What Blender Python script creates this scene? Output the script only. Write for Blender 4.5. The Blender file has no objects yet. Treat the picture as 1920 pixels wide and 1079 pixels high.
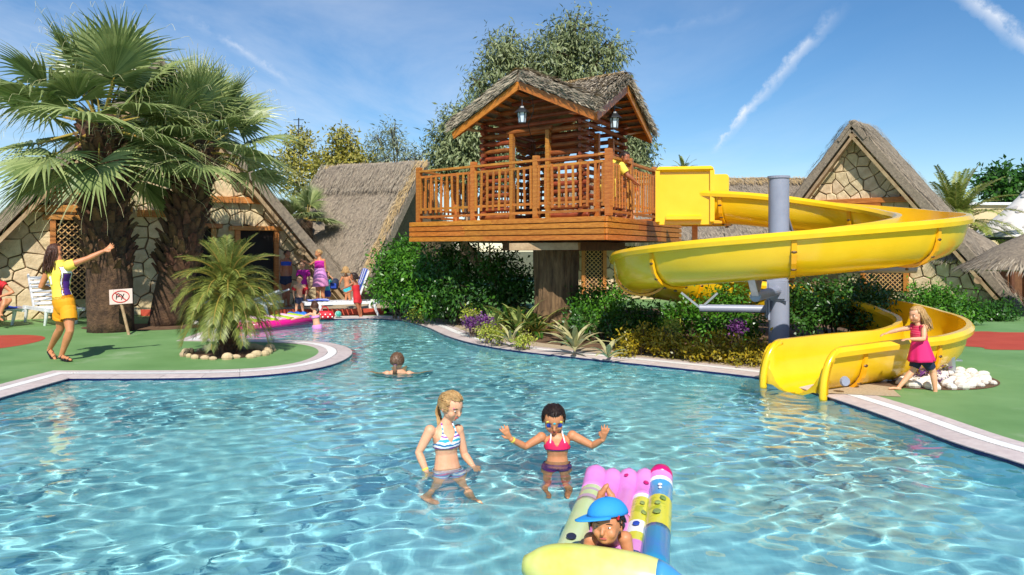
import bpy, bmesh, math, random
import numpy as np
from mathutils import Vector, Matrix, noise
from mathutils.geometry import delaunay_2d_cdt
random.seed(7); np.random.seed(7)
S = bpy.context.scene
R = math.radians
V = Vector
# ------------------------------------------------------------------ camera
F, YH, CX, HC = 1450.0, 468.0, 960.0, 1.65
cam = bpy.data.cameras.new('camera'); camo = bpy.data.objects.new('camera', cam)
S.collection.objects.link(camo); S.camera = camo
camo.location = (0, 0, HC); camo.rotation_euler = (R(90), 0, 0)
cam.sensor_width = 36; cam.lens = 36*F/1920; cam.shift_y = -(539.5-YH)/1920; cam.clip_end = 2000
def P(px, py, D): return V(((px-CX)/F*D, D, HC-(py-YH)/F*D))
def G(px, py, z=0.0):
    D = (HC-z)*F/(py-YH); return V(((px-CX)/F*D, D, z))
# ------------------------------------------------------------------ sun and sky
SUN_EL, SUN_AZ = R(44), R(-3)          # the sun stands behind the camera
sdir = V((math.sin(SUN_AZ)*math.cos(SUN_EL), math.cos(SUN_AZ)*math.cos(SUN_EL), -math.sin(SUN_EL)))
sun = bpy.data.lights.new('sun', 'SUN'); sun.energy = 4.8; sun.angle = R(0.5); sun.color = (1, .945, .86)
suno = bpy.data.objects.new('sun', sun); S.collection.objects.link(suno)
suno.rotation_euler = sdir.to_track_quat('-Z', 'Y').to_euler(); suno.location = (-8, -10, 14)
sun.cycles.is_caustics_light = True
W = bpy.data.worlds.new('World'); S.world = W; W.use_nodes = True
nt = W.node_tree; N = nt.nodes; L = nt.links
sky = N.new('ShaderNodeTexSky'); sky.sky_type = 'NISHITA'; sky.sun_disc = False
sky.sun_elevation = SUN_EL; sky.sun_rotation = math.atan2(-sdir.x, -sdir.y)
sky.altitude = 500; sky.air_density = 1.0; sky.dust_density = 0.0; sky.ozone_density = 3.5
bg = N['Background']; bg.inputs[1].default_value = 0.11
def nd(t, k, **kw):
    n = t.nodes.new(k)
    for a, b in kw.items():
        if a.startswith('i_'):
            a = a[2:]; n.inputs[int(a) if a.isdigit() else a].default_value = b
        else: setattr(n, a, b)
    return n
def mth(t, op, a, b=None, c=None, clamp=False):
    n = t.nodes.new('ShaderNodeMath'); n.operation = op; n.use_clamp = clamp
    for i, x in enumerate((a, b, c)):
        if x is None: continue
        if isinstance(x, (int, float)): n.inputs[i].default_value = x
        else: t.links.new(x, n.inputs[i])
    return n.outputs[0]
def skydir(px, py): return V(((px-CX)/F, 1, -(py-YH)/F)).normalized()
tc = N.new('ShaderNodeTexCoord')
sep = N.new('ShaderNodeSeparateXYZ'); L.new(tc.outputs['Generated'], sep.inputs[0])
# cirrus: stretched noise on a flat cloud layer
inv = mth(nt, 'DIVIDE', 1.0, mth(nt, 'MAXIMUM', sep.outputs[2], 0.03))
cmb = N.new('ShaderNodeCombineXYZ')
L.new(mth(nt, 'MULTIPLY', sep.outputs[0], inv), cmb.inputs[0]); L.new(mth(nt, 'MULTIPLY', sep.outputs[1], inv), cmb.inputs[1])
mp = nd(nt, 'ShaderNodeMapping'); mp.inputs['Rotation'].default_value = (0, 0, R(-28)); mp.inputs['Scale'].default_value = (.42, 0.16, 1); mp.inputs['Location'].default_value = (1.35, .62, 0)
L.new(cmb.outputs[0], mp.inputs[0])
cn = nd(nt, 'ShaderNodeTexNoise', i_Scale=1.3, i_Detail=7.0, i_Roughness=.62, i_Distortion=.6); L.new(mp.outputs[0], cn.inputs[0])
cr = mth(nt, 'MULTIPLY', mth(nt, 'SUBTRACT', cn.outputs[0], .40), 1.9, clamp=True)
# thicker veil to the left of the view, thin elsewhere
lf = mth(nt, 'MULTIPLY_ADD', sep.outputs[0], -.9, .46, clamp=True)
veil = mth(nt, 'MULTIPLY', cr, lf)
fac = mth(nt, 'MULTIPLY', veil, 1.0, clamp=True)
def contrail(a, b, w0, w1, s, ns):
    a = skydir(*a); b = skydir(*b); nrm = a.cross(b).normalized(); mid = (a+b).normalized(); tan = nrm.cross(mid).normalized()
    half = math.acos(max(-1, min(1, a.dot(b))))/2
    if tan.dot(b) < 0: tan = -tan
    def dot(v):
        d = nd(nt, 'ShaderNodeVectorMath', operation='DOT_PRODUCT'); L.new(tc.outputs['Generated'], d.inputs[0]); d.inputs[1].default_value = v; return d.outputs['Value']
    n1 = nd(nt, 'ShaderNodeTexNoise', i_Scale=ns, i_Detail=5.0, i_Roughness=.65); L.new(tc.outputs['Generated'], n1.inputs[0])
    t = mth(nt, 'MULTIPLY_ADD', dot(tan), .5/half, .5)
    wv = mth(nt, 'MULTIPLY_ADD', mth(nt, 'SUBTRACT', n1.outputs[0], .5), .024, dot(nrm))
    wd = mth(nt, 'MULTIPLY_ADD', t, w1-w0, w0)
    cs = mth(nt, 'SUBTRACT', 1.0, mth(nt, 'DIVIDE', mth(nt, 'ABSOLUTE', wv), wd), clamp=True)
    e = mth(nt, 'MULTIPLY', mth(nt, 'MULTIPLY', t, 5.0, clamp=True), mth(nt, 'MULTIPLY', mth(nt, 'SUBTRACT', 1.0, t), 4.0, clamp=True))
    k = mth(nt, 'MULTIPLY', mth(nt, 'MULTIPLY', cs, e), mth(nt, 'MULTIPLY_ADD', n1.outputs[0], 2.6, -.75, clamp=True))
    return mth(nt, 'MULTIPLY', k, s)
for args in (((1335, 285), (1590, 0), .006, .012, .62, 38), ((1335, 290), (1425, 170), .004, .004, .5, 60), ((1780, -25), (1990, 130), .010, .014, .75, 38),
             ((330, 20), (560, 160), .006, .006, .2, 50), ((400, 60), (560, 170), .005, .005, .22, 60), ((1180, 70), (1400, 20), .006, .012, .12, 40)):
    fac = mth(nt, 'ADD', fac, contrail(*args), clamp=True)
mx = nd(nt, 'ShaderNodeMix', data_type='RGBA'); mx.inputs[7].default_value = (7.6, 8.0, 8.6, 1)
hs = nd(nt, 'ShaderNodeHueSaturation'); hs.inputs['Saturation'].default_value = 1.22; hs.inputs['Value'].default_value = 1.0
L.new(sky.outputs[0], hs.inputs['Color'])
L.new(fac, mx.inputs[0]); L.new(hs.outputs[0], mx.inputs[6]); L.new(mx.outputs[2], bg.inputs[0])
vs = S.view_settings; vs.view_transform = 'Standard'; vs.look = 'None'; vs.exposure = 0.2; vs.gamma = 1.0
S.cycles.caustics_refractive = True; S.cycles.use_denoising = True; S.cycles.max_bounces = 10; S.cycles.transparent_max_bounces = 12
# ------------------------------------------------------------------ helpers
COL = S.collection
def C(r, g, b):
    f = lambda c: (c/255/12.92 if c/255 <= .04045 else ((c/255+.055)/1.055)**2.4)
    return (f(r), f(g), f(b))
MATS = {}
def mat(name, c1, c2=None, scale=6, rough=.6, bump=0, bscale=30, stretch=(1, 1, 1), detail=4, coords='Object', rnd=0, spec=.5, sharp=None,
        trans=0, coat=0, attr=None, metal=0, bdist=.02):
    m = bpy.data.materials.new(name); m.use_nodes = True; t = m.node_tree; b = t.nodes['Principled BSDF']
    b.inputs['Roughness'].default_value = rough; b.inputs['Specular IOR Level'].default_value = spec
    b.inputs['Coat Weight'].default_value = coat; b.inputs['Metallic'].default_value = metal
    if coat: b.inputs['Coat Roughness'].default_value = .08
    tx = t.nodes.new('ShaderNodeTexCoord'); mp = t.nodes.new('ShaderNodeMapping'); mp.inputs['Scale'].default_value = stretch
    src = tx.outputs[coords]
    t.links.new(src, mp.inputs[0])
    col = None
    if c2 is not None:
        n = nd(t, 'ShaderNodeTexNoise', i_Scale=float(scale), i_Detail=float(detail), i_Roughness=.6); t.links.new(mp.outputs[0], n.inputs[0])
        f = n.outputs[0]
        if attr:
            a = nd(t, 'ShaderNodeAttribute', attribute_name=attr); f = mth(t, 'ADD', mth(t, 'MULTIPLY', a.outputs['Fac'], .75), mth(t, 'MULTIPLY', mth(t, 'SUBTRACT', f, .35), .7))
        r = nd(t, 'ShaderNodeValToRGB'); s = sharp or (.3, .7)
        r.color_ramp.elements[0].position, r.color_ramp.elements[1].position = s if not attr else (0.05, .95)
        r.color_ramp.elements[0].color = (*c1, 1); r.color_ramp.elements[1].color = (*c2, 1)
        t.links.new(f, r.inputs[0]); col = r.outputs[0]
    if rnd:
        oi = t.nodes.new('ShaderNodeObjectInfo'); h = t.nodes.new('ShaderNodeHueSaturation')
        t.links.new(mth(t, 'MULTIPLY_ADD', oi.outputs['Random'], 2*rnd, 1-rnd), h.inputs['Value'])
        t.links.new(mth(t, 'MULTIPLY_ADD', mth(t, 'FRACT', mth(t, 'MULTIPLY', oi.outputs['Random'], 7.3)), .03*rnd/.2, .5-.015*rnd/.2), h.inputs['Hue'])
        if col: t.links.new(col, h.inputs['Color'])
        else: h.inputs['Color'].default_value = (*c1, 1)
        col = h.outputs[0]
    if col: t.links.new(col, b.inputs['Base Color'])
    else: b.inputs['Base Color'].default_value = (*c1, 1)
    if bump:
        n = nd(t, 'ShaderNodeTexNoise', i_Scale=float(bscale), i_Detail=5.0, i_Roughness=.65); t.links.new(mp.outputs[0], n.inputs[0])
        bp = nd(t, 'ShaderNodeBump', i_Strength=float(bump), i_Distance=float(bdist)); t.links.new(n.outputs[0], bp.inputs['Height']); t.links.new(bp.outputs[0], b.inputs['Normal'])
    if trans:
        tr = t.nodes.new('ShaderNodeBsdfTranslucent'); ms = t.nodes.new('ShaderNodeMixShader'); ms.inputs[0].default_value = trans
        if col: t.links.new(col, tr.inputs[0])
        else: tr.inputs[0].default_value = (*c1, 1)
        t.links.new(b.outputs[0], ms.inputs[1]); t.links.new(tr.outputs[0], ms.inputs[2]); t.links.new(ms.outputs[0], t.nodes['Material Output'].inputs[0])
    MATS[name] = m; return m
def tag(o, label=None, cat=None, group=None, kind=None):
    for k, v in (('label', label), ('category', cat), ('group', group), ('kind', kind)):
        if v: o[k] = v
    return o
def mkobj(name, me, parent=None, loc=None):
    o = bpy.data.objects.new(name, me); COL.objects.link(o)
    if parent: o.parent = parent
    if loc is not None: o.location = loc
    return o
def empty(name, loc=(0, 0, 0), label=None, cat=None, group=None):
    o = bpy.data.objects.new(name, None); COL.objects.link(o); o.location = loc; o.empty_display_size = .1
    tag(o, label, cat, group); return o
def wparent(o, parent):       # parent while keeping world coordinates (parents only carry a location)
    o.parent = parent; o.location = V(o.location)-V(parent.location); return o
class MB:
    def __init__(s): s.v = []; s.f = []; s.m = []
    def add(s, vs, fs, mi=0):
        k = len(s.v); s.v += [tuple(p) for p in vs]; s.f += [tuple(i+k for i in f) for f in fs]; s.m += [mi]*len(fs); return s
    def box(s, c, ax, ay, az, sx, sy, sz, mi=0, bev=0):
        c = V(c); ax, ay, az = V(ax)*sx/2, V(ay)*sy/2, V(az)*sz/2
        if not bev:
            vs = [c+i*ax+j*ay+k*az for i in (-1, 1) for j in (-1, 1) for k in (-1, 1)]
            return s.add(vs, [(0, 1, 3, 2), (4, 6, 7, 5), (0, 4, 5, 1), (2, 3, 7, 6), (0, 2, 6, 4), (1, 5, 7, 3)], mi)
        bx, by, bz = (max(0, 1-2*bev/q) for q in (sx, sy, sz))
        ring = lambda z, a, b2: [c+ax*x*a+ay*y*b2+az*z for x, y in ((-1, -1), (1, -1), (1, 1), (-1, 1))]
        vs = ring(-1, bx, by)+ring(-bz, 1, 1)+ring(bz, 1, 1)+ring(1, bx, by)
        fs = [(3, 2, 1, 0), (12, 13, 14, 15)]
        for r in range(3):
            for q in range(4): fs.append((r*4+q, r*4+(q+1) % 4, r*4+4+(q+1) % 4, r*4+4+q))
        return s.add(vs, fs, mi)
    def beam(s, p, q, w, h, up=(0, 0, 1), mi=0, bev=0):
        p, q = V(p), V(q); d = (q-p); l = d.length; d.normalize(); up = V(up)
        r = d.cross(up); r = r.normalized() if r.length > 1e-6 else V((1, 0, 0)); u = r.cross(d)
        return s.box((p+q)/2, r, u, d, w, h, l, mi, bev)
    def tube(s, pts, rad, n=8, mi=0, cap=True, flat=1.0, ref=None):
        pts = [V(p) for p in pts]; m = len(pts)
        if isinstance(rad, (int, float)): rad = [rad]*m
        vs = []; pr = V(ref) if ref is not None else None
        for i, p in enumerate(pts):
            d = (pts[min(i+1, m-1)]-pts[max(i-1, 0)]); d = d.normalized() if d.length > 1e-9 else V((0, 0, 1))
            if pr is None: pr = V((0, 0, 1)) if abs(d.z) < .9 else V((1, 0, 0))
            r = pr-d*pr.dot(d)
            if r.length < 1e-5: r = V((1, 0, 0))-d*d.x
            if r.length < 1e-5: r = V((0, 1, 0))-d*d.y
            r.normalize(); pr = r; u = d.cross(r)
            for j in range(n):
                a = 2*math.pi*j/n; vs.append(p+r*rad[i]*math.cos(a)+u*rad[i]*flat*math.sin(a))
        fs = [(i*n+j, i*n+(j+1) % n, (i+1)*n+(j+1) % n, (i+1)*n+j) for i in range(m-1) for j in range(n)]
        if cap: fs += [tuple(range(n-1, -1, -1)), tuple(range((m-1)*n, m*n))]
        return s.add(vs, fs, mi)
    def ell(s, c, ax, ay, az, n=12, m=8, mi=0):
        c, ax, ay, az = V(c), V(ax), V(ay), V(az); vs = [c-az]
        for i in range(1, m):
            t = math.pi*i/m; z = -math.cos(t); r = math.sin(t)
            vs += [c+az*z+(ax*math.cos(2*math.pi*j/n)+ay*math.sin(2*math.pi*j/n))*r for j in range(n)]
        vs.append(c+az); k = len(vs)-1
        fs = [(0, 1+(j+1) % n, 1+j) for j in range(n)]
        for i in range(m-2):
            fs += [(1+i*n+j, 1+i*n+(j+1) % n, 1+(i+1)*n+(j+1) % n, 1+(i+1)*n+j) for j in range(n)]
        fs += [(1+(m-2)*n+j, 1+(m-2)*n+(j+1) % n, k) for j in range(n)]
        return s.add(vs, fs, mi)
    def loft(s, rings, cap=True, mi=0, closed=True):
        n = len(rings[0]); vs = [p for r in rings for p in r]
        fs = [(i*n+j, i*n+(j+1) % n, (i+1)*n+(j+1) % n, (i+1)*n+j) for i in range(len(rings)-1) for j in range(n if closed else n-1)]
        if cap: fs += [tuple(range(n-1, -1, -1)), tuple(range((len(rings)-1)*n, len(rings)*n))]
        return s.add(vs, fs, mi)
    def prism(s, poly, o, ux, uy, un, d0, d1, bev=0, mi=0):
        o, ux, uy, un = V(o), V(ux), V(uy), V(un); n = len(poly)
        c = [sum(p[0] for p in poly)/n, sum(p[1] for p in poly)/n]
        at = lambda p, d: o+ux*p[0]+uy*p[1]+un*d
        sh = [(p[0]+(c[0]-p[0])*k, p[1]+(c[1]-p[1])*k) for p in poly for k in (min(.45, bev/max(1e-4, math.hypot(p[0]-c[0], p[1]-c[1]))),)]
        rings = [[at(p, d0) for p in poly], [at(p, d1-bev) for p in poly], [at(p, d1) for p in sh]] if bev else [[at(p, d0) for p in poly], [at(p, d1) for p in poly]]
        return s.loft(rings, True, mi)
    def build(s, name, mats, parent=None, smooth=False, origin=None, attr=None):
        if not isinstance(mats, (list, tuple)): mats = [mats]
        me = bpy.data.meshes.new(name)
        o0 = V(origin) if origin is not None else (V(parent.matrix_world.translation) if False else None)
        off = V((0, 0, 0))
        if parent is not None: off = abs_loc(parent)
        vs = [(p[0]-off.x, p[1]-off.y, p[2]-off.z) for p in s.v] if parent is not None else s.v
        loc = None
        if origin is not None:
            o0 = V(origin)-off; vs = [(p[0]-o0.x, p[1]-o0.y, p[2]-o0.z) for p in vs]; loc = o0
        me.from_pydata(vs, [], s.f)
        for m in mats: me.materials.append(m)
        if len(mats) > 1: me.polygons.foreach_set('material_index', s.m)
        if attr is not None:
            a = me.attributes.new('rnd', 'FLOAT', 'FACE'); a.data.foreach_set('value', attr)
        if smooth: me.shade_smooth()
        me.update(); return mkobj(name, me, parent, loc)
def abs_loc(o):
    p = V((0, 0, 0))
    while o is not None: p += V(o.location); o = o.parent
    return p
def npmesh(name, v, nper, mats, parent=None, rnd=None, mi=None, smooth=False):
    """mesh of separate n-gons: v is (n*nper,3) in world space"""
    v = np.asarray(v, dtype=np.float32)
    if parent is not None: v = v-np.array(abs_loc(parent), dtype=np.float32)
    n = len(v)//nper; me = bpy.data.meshes.new(name)
    me.vertices.add(len(v)); me.vertices.foreach_set('co', v.ravel())
    me.loops.add(len(v)); me.loops.foreach_set('vertex_index', np.arange(len(v), dtype=np.int32))
    me.polygons.add(n); me.polygons.foreach_set('loop_start', np.arange(0, n*nper, nper, dtype=np.int32))
    for m in (mats if isinstance(mats, (list, tuple)) else [mats]): me.materials.append(m)
    if mi is not None: me.polygons.foreach_set('material_index', np.asarray(mi, dtype=np.int32))
    me.update(calc_edges=True)
    if rnd is not None:
        a = me.attributes.new('rnd', 'FLOAT', 'FACE'); a.data.foreach_set('value', np.asarray(rnd, dtype=np.float32))
    return mkobj(name, me, parent)
def unit(a): return a/np.maximum(1e-9, np.linalg.norm(a, axis=-1, keepdims=True))
def leafquads(pos, d, nrm, ln, wd):
    """diamond leaves: pos (n,3) base, d direction, nrm normal, ln/wd arrays"""
    d = unit(d); side = unit(np.cross(d, nrm)); ln = np.reshape(ln, (-1, 1)); wd = np.reshape(wd, (-1, 1))
    up = unit(np.cross(side, d))
    a = pos; b = pos+d*ln*.45+side*wd*.5+up*wd*.12; c = pos+d*ln-up*ln*.08; e = pos+d*ln*.45-side*wd*.5+up*wd*.12
    return np.stack([a, b, c, e], 1).reshape(-1, 3)
def catmull(pts, n=6, closed=False):
    pts = [V(p) for p in pts]; out = []; m = len(pts)
    for i in range(m if closed else m-1):
        g = (lambda k: pts[k % m]) if closed else (lambda k: pts[max(0, min(m-1, k))])
        a, b, c, d = g(i-1), g(i), g(i+1), g(i+2)
        for k in range(n):
            t = k/n; out.append(.5*((2*b)+(c-a)*t+(2*a-5*b+4*c-d)*t*t+(3*b-a-3*c+d)*t**3))
    if not closed: out.append(pts[-1])
    return out
# ------------------------------------------------------------------ materials
mat('deck_green', C(96, 138, 76), C(122, 160, 100), .9, .7, .15, 160, detail=9)
def worn(name, c, lo, hi, sc):
    t = MATS[name].node_tree; b = t.nodes['Principled BSDF']; src = b.inputs['Base Color'].links[0].from_socket; tx = t.nodes.new('ShaderNodeTexCoord')
    for cc, l_, h_, s_, off in ((c, lo, hi, sc, 0), (C(70, 104, 58), .60, .70, sc*.8, 31), (C(150, 150, 120), .70, .72, 14, 7)):
        mp_ = t.nodes.new('ShaderNodeMapping'); mp_.inputs['Location'].default_value = (off, off*2, 0); t.links.new(tx.outputs['Object'], mp_.inputs[0])
        n_ = nd(t, 'ShaderNodeTexNoise', i_Scale=float(s_), i_Detail=8.0, i_Roughness=.7); t.links.new(mp_.outputs[0], n_.inputs[0])
        mr = nd(t, 'ShaderNodeMapRange'); mr.inputs[1].default_value = l_; mr.inputs[2].default_value = h_; mr.inputs[4].default_value = .55; t.links.new(n_.outputs[0], mr.inputs[0])
        mx_ = nd(t, 'ShaderNodeMix', data_type='RGBA'); t.links.new(mr.outputs[0], mx_.inputs[0]); t.links.new(src, mx_.inputs[6]); mx_.inputs[7].default_value = (*cc, 1); src = mx_.outputs[2]
    t.links.new(src, b.inputs['Base Color'])
worn('deck_green', C(168, 184, 148), .58, .72, .7)
mat('deck_red', C(172, 62, 40), C(188, 76, 52), 2, .75, .15, 160)
mat('terrain', C(120, 112, 80), C(90, 100, 60), .2, .9)
mat('soil', C(94, 70, 48), C(128, 98, 70), 5, .95, .8, 40, bdist=.04)
mat('pebble_concrete', C(196, 178, 148), C(168, 148, 118), 40, .9, .5, 120)
mat('coping', C(216, 202, 196), C(194, 178, 174), 10, .55, .2, 80, rnd=.05)
mat('grating', C(246, 243, 238), C(228, 226, 222), 20, .5)
mat('groove', C(120, 110, 110))
mat('blue_tile', C(20, 26, 74), None, rough=.2, rnd=.15)
mat('wood', C(160, 92, 32), C(204, 134, 56), 5, .5, .35, 30, stretch=(1, 1, 9), rnd=.14, coat=.15)
mat('plank', C(168, 92, 26), C(208, 130, 50), 4, .45, .25, 26, stretch=(2, 2, 9), rnd=.12, coat=.2)
mat('log', C(104, 50, 24), C(158, 84, 42), 5, .5, .4, 24, rnd=.18, coat=.1)
mat('darkwood', C(92, 56, 34), C(122, 78, 48), 6, .7, .4, 30, rnd=.15)
mat('beam_grey', C(150, 122, 88), C(186, 160, 122), 6, .8, .4, 30, rnd=.1)
mat('stone', C(228, 208, 168), C(190, 168, 128), 3.5, .85, .9, 11, rnd=.16, detail=6, bdist=.03)
mat('mortar', C(136, 112, 84), C(106, 86, 64), 12, .95)
mat('thatch', C(170, 154, 132), C(122, 110, 96), 14, .95, .8, 50, detail=8, bdist=.05)
mat('straw', C(190, 176, 152), C(104, 94, 84), 5, .9, attr='rnd')
mat('straw_gold', C(214, 186, 134), C(150, 122, 78), 5, .9, attr='rnd')
mat('bark', C(150, 120, 84), C(78, 56, 38), 5, .95, 1.0, 12, stretch=(3, 3, .5), detail=8, bdist=.06)
mat('bark_dark', C(112, 84, 60), C(48, 34, 26), 8, .95, 1.0, 20, detail=8, bdist=.04)
mat('boot', C(118, 84, 56), C(50, 34, 24), 9, .9, .6, 30, rnd=.3)
mat('palm_green', C(84, 110, 56), C(182, 192, 126), 3, .36, attr='rnd', trans=.22)
mat('palm_fil', C(214, 206, 160), C(180, 176, 120), 4, .6)
mat('petiole', C(150, 150, 62), C(176, 130, 62), 6, .5)
mat('date_green', C(84, 102, 36), C(166, 172, 84), 4, .45, attr='rnd', trans=.2)
mat('euc_leaf', C(84, 102, 62), C(166, 174, 122), 1.2, .5, attr='rnd', trans=.2)
mat('yellow_leaf', C(112, 120, 50), C(200, 184, 84), 1.2, .55, attr='rnd', trans=.25)
mat('grey_leaf', C(104, 120, 90), C(160, 170, 140), 1.2, .55, attr='rnd', trans=.2)
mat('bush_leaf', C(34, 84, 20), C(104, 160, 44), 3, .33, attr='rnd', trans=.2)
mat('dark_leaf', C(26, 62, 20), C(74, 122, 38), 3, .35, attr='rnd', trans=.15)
mat('croton_leaf', C(96, 102, 20), C(208, 176, 44), 5, .4, attr='rnd', trans=.2)
mat('lime_leaf', C(128, 150, 40), C(206, 204, 90), 5, .4, attr='rnd', trans=.2)
mat('purple_leaf', C(70, 28, 80), C(140, 80, 150), 5, .45, attr='rnd', trans=.1)
mat('agave', C(96, 128, 60), C(176, 186, 110), 4, .4, stretch=(3, 3, 1), rnd=.15, trans=.1)
mat('agave_pale', C(206, 196, 150), C(150, 150, 90), 5, .5, stretch=(3, 3, 1), rnd=.15, trans=.1)
mat('twig', C(96, 80, 64), C(70, 56, 44), 8, .9)
mat('slide_yellow', C(238, 190, 14), C(250, 204, 40), 1.5, .22, .04, 6, coat=.3)
mat('slide_gold', C(240, 168, 8), C(246, 178, 16), 1.5, .25, .04, 6, coat=.3)
mat('steel', C(136, 142, 160), C(152, 158, 174), 3, .42, .05, 40)
mat('zinc', C(190, 194, 200), C(160, 164, 172), 8, .35, metal=.6)
mat('bolt', C(96, 72, 40), None, rough=.5, metal=.3)
mat('white_plastic', C(236, 236, 236), C(226, 228, 230), 4, .4)
mat('towel_blue', C(36, 70, 190), C(52, 92, 206), 30, .95, .4, 200)
mat('towel_white', C(226, 230, 240), None, rough=.95)
mat('white_stone', C(236, 230, 220), C(206, 198, 186), 8, .8, .4, 14, rnd=.08)
mat('tan_stone', C(206, 186, 148), C(178, 154, 116), 8, .85, .5, 14, rnd=.12)
mat('sign_board', C(228, 208, 196), C(214, 186, 176), 14, .6, stretch=(6, 6, .6))
mat('sign_red', C(196, 40, 36), None, rough=.6)
mat('ink', C(26, 22, 20), None, rough=.7)
mat('black', C(22, 20, 20), None, rough=.6)
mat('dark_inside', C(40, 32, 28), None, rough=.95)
mat('lantern_glass', C(206, 222, 236), None, rough=.15, spec=.8)
mat('lantern_metal', C(56, 58, 60), None, rough=.4, metal=.5)
mat('canvas', C(236, 230, 222), C(222, 214, 206), 3, .8)
mat('canvas_spot', C(196, 190, 184), None, rough=.8)
mat('cream_wall', C(226, 206, 160), C(214, 194, 150), 2, .85)
mat('lattice', C(222, 176, 118), C(190, 140, 84), 8, .7, rnd=.1)
mat('pink_pvc', C(236, 30, 146), C(224, 24, 130), 3, .25, coat=.3)
mat('pale_pink_pvc', C(246, 200, 226), None, rough=.3, coat=.3)
mat('lime_pvc', C(180, 214, 60), None, rough=.3, coat=.3)
mat('red_dot', C(206, 26, 44), None, rough=.6)
mat('ball', C(210, 240, 230), C(70, 170, 150), 9, .3, sharp=(.48, .52))
mat('blue_rubber', C(30, 120, 210), C(22, 80, 180), 6, .5)
# ================================================================== POOL AND GROUND
WZ, FZ = -0.04, -0.86
def gw(px, py): g = G(px, py, WZ); return V((g.x, g.y, 0))
secA = [V((-5.80, 1.6, 0)), V((-5.78, 6, 0)), gw(130, 713)]
secB = catmull([gw(130, 713), gw(300, 712.5), gw(450, 709), gw(560, 699), gw(628, 685), gw(659, 668), gw(652, 655), gw(615, 645.5), gw(555, 641), gw(480, 639), gw(400, 638)], 6)
secC = [gw(400, 638), gw(462, 612)]
secD = catmull([gw(462, 612), gw(520, 606), gw(600, 601), gw(690, 599), gw(755, 603), gw(800, 615), gw(833, 630), gw(882, 645), gw(960, 659), gw(1100, 675), gw(1300, 696), gw(1430, 712), gw(1485, 727), gw(1545, 746), gw(1650, 782), gw(1780, 832), gw(1920, 877), V((4.25, 4.2, 0)), V((4.35, 1.6, 0))], 5)
edge = secA[:-1]+secB[:-1]+secC[:-1]+secD
def ccw(p): return sum(a.x*b.y-b.x*a.y for a, b in zip(p, p[1:]+p[:1])) > 0
if not ccw(edge): edge = edge[::-1]
def resample(pts, step, closed=True):
    out = []; n = len(pts)
    for i in range(n if closed else n-1):
        a, b = pts[i], pts[(i+1) % n]; l = (b-a).length; k = max(1, round(l/step))
        out += [a+(b-a)*j/k for j in range(k)]
    if not closed: out.append(pts[-1])
    return out
edge = resample(edge, .16)
def offset(pts, d):
    n = len(pts); out = []
    for i in range(n):
        a, b, c = pts[i-1], pts[i], pts[(i+1) % n]
        t1 = (b-a).normalized(); t2 = (c-b).normalized(); n1 = V((t1.y, -t1.x, 0)); n2 = V((t2.y, -t2.x, 0))
        m = (n1+n2); m = m.normalized() if m.length > 1e-4 else n1
        out.append(b+m*d/max(.55, m.dot(n1)))
    return out
bands = [offset(edge, d) for d in (0, .235, .245, .385, .395, .53)]
def ring2d(a, b, z0, z1, name, mt, parent=None, kind='structure'):
    mb = MB(); n = len(a)
    vs = [V((p.x, p.y, z0)) for p in a]+[V((p.x, p.y, z1)) for p in b]
    mb.add(vs, [(i, n+i, n+(i+1) % n, (i+1) % n) for i in range(n)])
    return tag(mb.build(name, mt, parent), kind=kind)
n = len(edge)
coping = ring2d(edge, bands[5], -.022, -.022, 'pool_coping', MATS['groove'])
# inner and outer coping tiles, each a piece of its own in view; the white grating between them
def tiles(i0, i1, a, b, z0, z1, m, step=2):
    for i in range(i0, i1, step):
        j = min(i+step, i1); mb = MB(); top = []; g = .006
        A = [a[k % n] for k in range(i, j+1)]; B = [b[k % n] for k in range(i, j+1)]
        A[0] = A[0]+(A[1]-A[0]).normalized()*g; B[0] = B[0]+(B[1]-B[0]).normalized()*g
        q = len(A)
        vs = [V((p.x, p.y, z0)) for p in A]+[V((p.x, p.y, z1)) for p in B]+[V((p.x, p.y, -.05)) for p in A]+[V((p.x, p.y, -.05)) for p in B]
        fs = [(k, q+k, q+k+1, k+1) for k in range(q-1)]+[(k, k+1, 2*q+k+1, 2*q+k) for k in range(q-1)]+[(q+k, 3*q+k, 3*q+k+1, q+k+1) for k in range(q-1)]
        fs += [(0, 2*q, 3*q, q), (q-1, 2*q-1, 4*q-1, 3*q-1)]
        mb.add(vs, fs); mb.build('coping_tile', m, coping)
vis = [i for i in range(n) if edge[i].y > 3.6]
tiles(0, n, bands[0], bands[1], -.012, 0, MATS['coping'], 3)
tiles(0, n, bands[4], bands[5], 0, .002, MATS['coping'], 3)
mb = MB()
fine = resample(bands[2], .03); 
gr2 = bands[2]; gr3 = bands[3]
for i in range(n):
    a0, a1, b0, b1 = gr2[i], gr2[(i+1) % n], gr3[i], gr3[(i+1) % n]
    k = max(2, int((a1-a0).length/.03))
    for j in range(k):
        t0, t1 = (j+.08)/k, (j+.92)/k
        q = [a0.lerp(a1, t0), b0.lerp(b1, t0), b0.lerp(b1, t1), a0.lerp(a1, t1)]
        mb.add([V((p.x, p.y, .001)) for p in q]+[V((p.x, p.y, -.02)) for p in q], [(0, 1, 2, 3), (0, 4, 5, 1), (2, 6, 7, 3)])
tag(mb.build('grating', MATS['grating'], coping), kind='stuff')
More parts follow.
